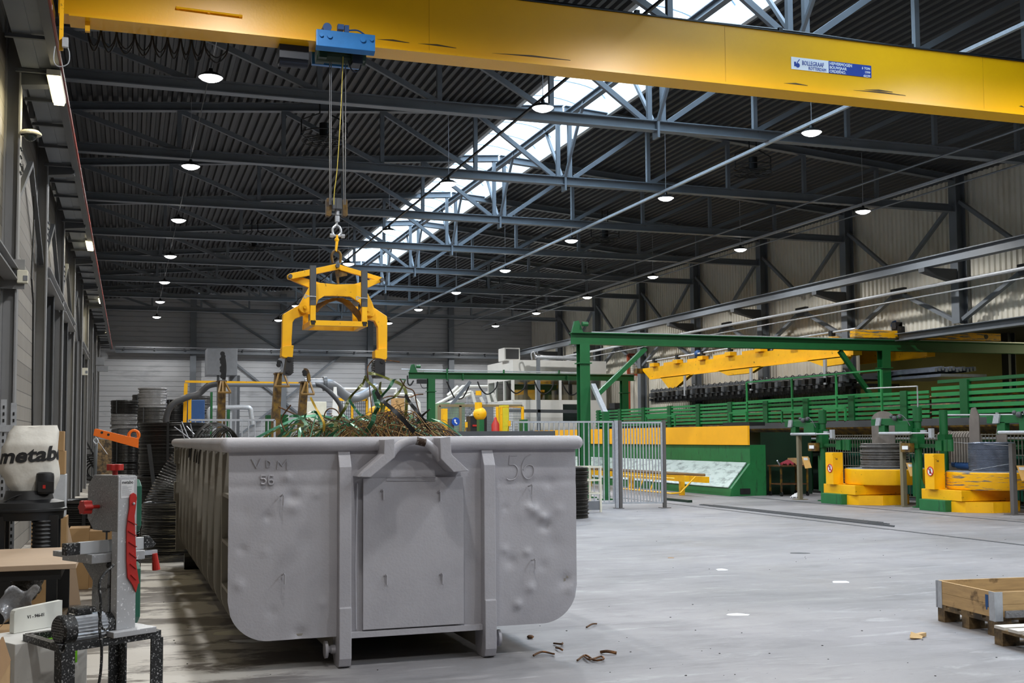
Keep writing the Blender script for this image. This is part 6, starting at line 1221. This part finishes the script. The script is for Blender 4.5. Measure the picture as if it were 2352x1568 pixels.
m = MB(); a = at(1093, 955, Y=Y); m.box((a.x-.2, Y, 0), (a.x+.4, Y+.5, a.z)); m.out('stand', BLACK, t)
m = MB(); pbox(m, 1086, 975, 1101, 979, Y-.05, .5); m.out('red_foot', RED, t)
for px0, px1, lab in ((1101, 1112, 'small dark green box left of the yellow tubular frame'), (1199, 1212, 'small dark green box at the right end of the yellow tubular frame')):
    m = MB(); pbox(m, px0, 963, px1, 978, 36, .3, True); m.out('green_box', GRN, None, lab, 'box')
p = at(1138, 968, Y=37.5); m = MB(); m.lathe([(0, 0), (.14, 0), (.14, p.z-.1), (.06, p.z+.05), (.04, p.z+.15), (0, p.z+.15)], (p.x, p.y, 0), n=14); m.out('fire_extinguisher', RED, None, 'red cylinder standing beside the yellow tubular frame', 'fire extinguisher', smooth=True)
t = T('mandatory_sign', 'round blue sign on a dark post right of the scrap heap', 'sign', at(1040, 1000, Y=26).xy.to_3d()); p = at(1047, 968, Y=26)
m = MB(); pbox(m, 1031, 962, 1043, 990, 26.05, .12, True); m.out('post', pm('dark_post', '#5d5a59'), t)
m = MB(); m.cyl(p, p+V((0, .02, 0)), .1, n=24); sg = m.out('disc', pm('sign_blue', '#1a4fb0', .4), t); m = MB(); m.cyl(p+V((-.02, -.004, .03)), p+V((-.02, 0, .03)), .025, n=12); m.bar(p+V((-.03, -.003, 0)), p+V((.03, -.003, -.05)), .03, .004, (0, 1, 0)); m.out('pictogram', WHT, sg)
a, b_ = at(1046, 984, Y=20), at(1275, 984, Y=20); t = T('grey_bench', 'grey bench edge just visible above the right half of the skip rim', 'bench', (a.x, 20, 0)); m = MB(); m.box((a.x, 20, 1.6), (b_.x, 21, 1.72)); m.out('top', STEELD, t)
for x in (a.x+.1, (a.x+b_.x)/2, b_.x-.2): m = MB(); m.box((x, 20.05, 0), (x+.1, 20.9, 1.6)); m.out('leg', STEELD, t)
for (px, py), lab in (((1071, 975), 'small tan tag on an arm behind the scrap at the right'), ((1170, 972), 'small yellow framed tag standing behind the skip rim')):
    p = at(px, py, Y=20.4); m = MB(); m.cbox(p, (.05, .01, .1)); m.bar(p, V((p.x, 20.5, 1.72)), .012, .012); m.out('tag_holder', YELW, None, lab, 'tag')
# white stairs with railings
t = T('white_stairs', 'white steel stairs with sloping handrails left of the white cabin', 'stairs', at(1080, 1000, Y=47).xy.to_3d())
for seq in ([(1000, 930), (1045, 905), (1082, 899)], [(1028, 908), (1052, 887)], [(1040, 908), (1063, 887), (1120, 887)], [(1000, 938), (1080, 905)], [(1083, 898), (1092, 928)], [(1118, 899), (1126, 928)], [(1131, 903), (1140, 925)], [(1104, 912), (1112, 930)], [(1063, 975), (1096, 942)], [(1072, 980), (1102, 952)]):
    m = MB(); m.tube([at(a, b_, Y=47) for a, b_ in seq], .07, 6); m.out('handrail', WHITEP, t)
for k in range(6): m = MB(); pbox(m, 1062+6*k, 970-8*k, 1074+6*k, 973-8*k, 47.2, .8); m.out('step', DUCT, t)
for x in (1076, 1112): m = MB(); m.bar(V((at(x, 930, Y=47.5).x, 47.5, 0)), at(x, 900, Y=47.5), .14, .14); m.out('post', GALV, t)
# white cabin ------------------------------------------------------------------
CY0, CY1 = 48.0, 51.8; a, b_ = at(1178, 826, Y=CY0), at(1392, 832, Y=CY0); x0, x1, zt = a.x, b_.x, a.z
z0, z1 = at(1200, 918, Y=CY0).z, at(1200, 872, Y=CY0).z
t = T('office_cabin', 'white raised office cabin with a band of windows by the far corner', 'cabin', (x0, CY0, 0))
m = MB(); m.box((x0, CY0, 0), (x1, CY1, z0)); m.box((x0, CY0, z1), (x1, CY1, zt)); m.box((x0, CY1-.1, z0), (x1, CY1, z1)); m.box((x1-.2, CY0, z0), (x1, CY1, z1)); m.out('body', WHITEP, t)
gl = bpy.data.materials.new('window_glass'); gl.use_nodes = True; nt = gl.node_tree; N = nt.nodes; L = nt.links; N.remove(N['Principled BSDF']); tr = N.new('ShaderNodeBsdfTransparent'); tr.inputs[0].default_value = (.85, .88, .85, 1); go = N.new('ShaderNodeBsdfGlossy'); go.inputs['Roughness'].default_value = .03; mx = N.new('ShaderNodeMixShader'); mx.inputs[0].default_value = .18; L.new(tr.outputs[0], mx.inputs[1]); L.new(go.outputs[0], mx.inputs[2]); L.new(mx.outputs[0], N['Material Output'].inputs['Surface'])
wx = [x0, at(1233, 900, Y=CY0).x, at(1287, 900, Y=CY0).x, at(1340, 900, Y=CY0).x, x1-.2]
for p, q in zip(wx, wx[1:]):
    m = MB(); m.box((p, CY0+.04, z0), (q, CY0+.06, z1)); m.out('window_pane', gl, t)
for lo, hi in [((x-.06, CY0-.01, z0), (x+.06, CY0+.08, z1)) for x in wx]+[((x0-.01, y-.06, z0), (x0+.08, y+.06, z1)) for y in (CY0+1.3, CY0+2.6)]: m = MB(); m.box(lo, hi); m.out('window_mullion', WHITEP, t)
m = MB(); m.box((x0+.03, CY0+.1, z0), (x0+.05, CY1, z1)); m.out('window_pane', gl, t)
m = MB(); m.box((x0+.3, CY1-.25, z0), (x1-.3, CY1-.12, z1)); m.box((x0+.5, CY0+.8, z0), (x0+1.4, CY0+1.4, z0+.5)); m.box((x0+2, CY0+.9, z0), (x0+3.3, CY0+1.6, z0+.28)); m.out('furniture', pm('office_beige', '#8a7350', .6, 0, .25, 2), t)
m = MB(); pbox(m, 1293, 928, 1333, 946, CY0-.03, .05); pbox(m, 1293, 948, 1333, 968, CY0-.03, .05); m.out('dark_grille', GLASSY, t)
m = MB(); pbox(m, 1291, 926, 1335, 970, CY0-.02, .03); m.out('grille_frame', WHITEP, t)
tt = T('air_conditioner', 'white cased cooling unit with dark grille on top of the white cabin', 'cooler', (at(1170, 827, Y=CY0+.6).x, CY0+.6, zt))
p, q = at(1150, 798, Y=CY0+.6), at(1193, 800, Y=CY0+.6); m = MB(); m.box((x0-.2, CY0+.6, zt), (x0+.55, CY0+1.5, p.z)); m.out('case', WHITEP, tt, bevel=.02)
m = MB(); m.box((x0-.13, CY0+.57, zt+.08), (x0+.48, CY0+.6, p.z-.06)); m.out('grille', pm('dark_grille', '#26282c', .5), tt)
t = T('cabin_gantry', 'grey steel frame with pipe standing in front of the white cabin', 'frame', (at(1236, 1000, Y=CY0-.8).x, CY0-.8, 0)); Yc = CY0-.8
for x in (1236, 1341): m = MB(); m.bar(V((at(x, 815, Y=Yc).x, Yc, 0)), at(x, 815, Y=Yc), .14, .14); m.out('post', STEEL, t)
m = MB(); m.tube([at(1230, 820, Y=Yc), at(1345, 823, Y=Yc)], .09, 8); m.out('pipe', GALV, t)
m = MB(); m.bar(at(1160, 943, Y=Yc), at(1348, 945, Y=Yc), .14, .14); m.out('cross_beam', STEELD, t)
m = MB(); m.tube(bez([at(1222, 826, Y=Yc), at(1220, 812, Y=Yc), at(1226, 808, Y=Yc), at(1231, 822, Y=Yc)], 4), .03, 5); m.out('loop', GALV, t)
# dark machinery between the near gantry post and the far one
m = MB(); [pbox(m, a, b_, c, d, 44.5+k*.3, .6, True) for k, (a, b_, c, d) in enumerate(((1393, 938, 1412, 975), (1412, 925, 1440, 975), (1402, 950, 1430, 980)))]; m.out('dark_machine', pm('dark_machinery', '#2c2e30', .5, .2, .3, 4), None, 'dark machinery behind the near green post', 'machine')
# side bay clutter on the right
m = MB(); m.box((27, 33.2, 0), (28.4, 33.7, 2.4)); m.out('locker', pm('bay_locker', '#c9bf6a', .6), None, 'pale locker in the yellow side bay', 'locker')
# ================================================================== PALLETS, DEBRIS
def pallet(name, lab, O, ang, L_=1.2, Wd=.8, mat=WOODD, topmat=None):
    t = T(name, lab, 'pallet', O); u, v = V((math.cos(ang), math.sin(ang), 0)), V((-math.sin(ang), math.cos(ang), 0))
    def bx(m, a0, a1, b0, b1, z0, z1): return m.prism(((a0, b0), (a1, b0), (a1, b1), (a0, b1)), V(O)+E3*z0, u, v, E3*(z1-z0))
    for k in range(3):
        b0 = (0, Wd/2-.05, Wd-.1)[k]; m = MB(); bx(m, 0, L_, b0, b0+.1, 0, .022); m.out('runner_board', mat, t)
        for a in (0, L_/2-.07, L_-.145): m = MB(); bx(m, a, a+.145, b0, b0+.1, .022, .1); m.out('block', mat, t)
    for a in (0, L_/2-.07, L_-.145): m = MB(); bx(m, a, a+.145, 0, Wd, .1, .122); m.out('cross_board', mat, t)
    for k in range(5): b0 = (Wd-.12)*k/4; m = MB(); bx(m, 0, L_, b0, b0+.12, .122, .144); m.out('deck_board', topmat or mat, t)
    return t, bx
O1 = at(2287, 1461, Z=0); A_ = at(2166, 1428, Z=0); dv = (A_-O1); ang1 = math.atan2(dv.y, dv.x)-PI/2
t, bx1 = pallet('pallet', 'dirty wooden pallet under the wooden collar at the right', O1, ang1)
c = T('pallet_collar', 'plywood pallet collar with galvanised corner hinges on the pallet at the right', 'pallet collar', V(O1)+E3*.144)
zc0, zc1 = .146, .346
for a0, a1, b0, b1 in ((0, 1.2, 0, .02), (0, 1.2, .78, .8), (0, .02, .02, .78), (1.18, 1.2, .02, .78)):
    m = MB(); bx1(m, a0, a1, b0, b1, zc0, (zc0+zc1)/2-.001); bx1(m, a0, a1, b0, b1, (zc0+zc1)/2+.001, zc1); m.out('side_board', WOOD, c)
for a, b_ in ((0, 0), (0, .8), (1.2, 0), (1.2, .8)):
    m = MB(); sa, sb = (1 if a == 0 else -1), (1 if b_ == 0 else -1)
    bx1(m, min(a-.004*sa, a+.07*sa), max(a-.004*sa, a+.07*sa), min(b_-.004*sb, b_), max(b_-.004*sb, b_), zc0-.03, zc1+.002); bx1(m, min(a-.004*sa, a), max(a-.004*sa, a), min(b_-.004*sb, b_+.07*sb), max(b_-.004*sb, b_+.07*sb), zc0-.03, zc1+.002)
    u, v = V((math.cos(ang1), math.sin(ang1), 0)), V((-math.sin(ang1), math.cos(ang1), 0)); m.cyl(V(O1)+u*(a-.004*sa)+v*(b_-.004*sb)+E3*(zc0-.03), V(O1)+u*(a-.004*sa)+v*(b_-.004*sb)+E3*(zc1), .008, n=8); m.out('corner_hinge', GALV, c)
m = MB(); bx1(m, -.0015, -.0005, .08, .12, zc0+.07, zc1-.03); bx1(m, -.0015, -.0005, .095, .115, zc0+.05, zc0+.08); m.out('blue_mark', pm('mark_blue', '#1f4f86', .6), c, label='smudged blue paint mark')
m = MB(); bx1(m, .08, .5, -.03, -.01, .144, .2); t_ = m.out('plastic_roll', FILM, None, 'folded grey plastic strip lying against the pallet collar', 'plastic'); 
O2 = at(2284, 1481, Z=0)
pallet('pallet', 'pallet with white boards cut off by the lower right edge', O2+V((-.06, -.76, 0)), ang1, mat=WOODD, topmat=pm('whitewood', '#cfcac2', .6, 0, .1, 4))
q = random.Random(5)
def scrap(name, mat, lab, cat, px, py, sx_, sy_, h_, seed, group=None):
    p = at(px, py, Z=0); q = random.Random(seed); a0 = q.uniform(0, PI)
    n = 9; poly = [(sx_*(1+q.uniform(-.3, .2))*math.cos(2*PI*i/n), sy_*(1+q.uniform(-.3, .2))*math.sin(2*PI*i/n)) for i in range(n)]
    m = MB(); m.prism(poly, p+E3*.001, V((.95, -.3, 0)).normalized(), V((.3, .95, h_)).normalized(), (0, 0, .004)); m.out(name, mat, None, lab, cat, group)
scrap('paper_scrap', PAPER, 'white paper scrap on the floor, lowest of the three in the middle of the floor', 'paper', 1691, 1412, .11, .05, .1, 1)
scrap('paper_scrap', PAPER, 'white paper scrap on the open floor right of the skip, leftmost of three', 'paper', 1657, 1309, .07, .05, .2, 2)
scrap('paper_scrap', PAPER, 'white paper scrap on the open floor, rightmost of three', 'paper', 1930, 1337, .1, .06, .15, 3)
scrap('dark_rag', STEELD, 'flat dark scrap on the floor in front of the decoilers', 'scrap', 1836, 1270, .16, .07, .0, 4)
scrap('cardboard_scrap', CARD, 'tiny tan scrap on the floor left of the papers', 'scrap', 1541, 1281, .04, .03, .1, 6)
scrap('foam_sheet', PAPER, 'torn pale sheet on the floor under the left corner of the skip', 'sheet', 575, 1472, .2, .06, .05, 7)
scrap('foam_sheet', CREAM, 'greenish torn sheet behind the pale one under the skip', 'sheet', 545, 1455, .22, .1, .1, 8)
p = at(2108, 1466, Z=0); t = T('wood_offcut', 'broken pale wood offcut on the floor left of the pallets', 'wood', p)
m = MB(); m.bar(p+V((-.06, -.01, .018)), p+V((.1, .05, .02)), .04, .03); m.out('stick', WOOD, t); m = MB(); m.prism(((-.11, 0), (.02, -.02), (.04, 0), (-.07, .045)), p+V((0, -.01, .02)), (.95, .25, 0), (0, .5, .86), (0, -.012, .0)); m.out('splinter', pm('fresh_wood', '#d9b681', .7), t)
for k, (pts, lab) in enumerate(((((1225, 1505), (1245, 1500), (1270, 1501), (1272, 1505)), 'straight rusty wire bit on the floor, nearest the skip foot'), (((1272, 1477), (1290, 1482), (1292, 1476)), 'small rusty wire bit beside the skip shadow'), (((1277, 1487), (1285, 1492), (1293, 1493)), 'rusty wire bit just below the smaller one'), (((1380, 1497), (1395, 1499), (1416, 1499)), 'twisted rusty bolt-like bit at the right of the wire bits'), (((1326, 1516), (1345, 1508), (1365, 1516), (1386, 1517), (1380, 1507), (1355, 1518), (1340, 1505)), 'tangled rusty wire knot on the floor'), (((1347, 1440), (1360, 1436), (1370, 1432)), 'thin rusty wire bit highest among the floor debris'))):
    m = MB(); m.tube(bez([at(a, b_, Z=.012)+V((0, 0, .012*(i % 2))) for i, (a, b_) in enumerate(pts)], 4), .0075 if k != 3 else .012, 6); m.out('wire_bit', RUST, None, lab, 'wire', 'rusty wire bits on the floor')
p = at(1218, 1466, Z=.0); m = MB(); m.sphere(p+E3*.015, .03, 7, 5, .5); m.out('rust_lump', RUST, None, 'small rusty lump on the floor right of the skip foot', 'scrap')
m = MB(); q = random.Random(21)
for k in range(170):
    px, py = q.uniform(330, 2352), 1160+400*q.random()**1.2; p = at(px, py, Z=0); r_ = q.uniform(.002, .008)
    if X0-.1 < p.x < X1+.1 and 8 < p.y < 16: continue
    m.prism([(r_*q.uniform(.5, 1.3)*math.cos(a), r_*q.uniform(.5, 1.3)*math.sin(a)) for a in (0, 1.3, 2.6, 3.9, 5.2)], p, (1, 0, 0), (0, 1, 0), (0, 0, r_*.6))
m.out('grit', pm('grit', '#2a2826', .7), None, 'scattered dark grit on the concrete floor', 'grit', kind='stuff')
sc.view_settings.view_transform = 'Standard'
sc.view_settings.look = 'None'
sc.view_settings.exposure = 0.12
sc.view_settings.gamma = 1
cy = sc.cycles
cy.max_bounces = 7; cy.diffuse_bounces = 4; cy.glossy_bounces = 3; cy.transmission_bounces = 4; cy.transparent_max_bounces = 8
cy.caustics_reflective = False; cy.caustics_refractive = False; cy.sample_clamp_indirect = 4
cy.use_denoising = True
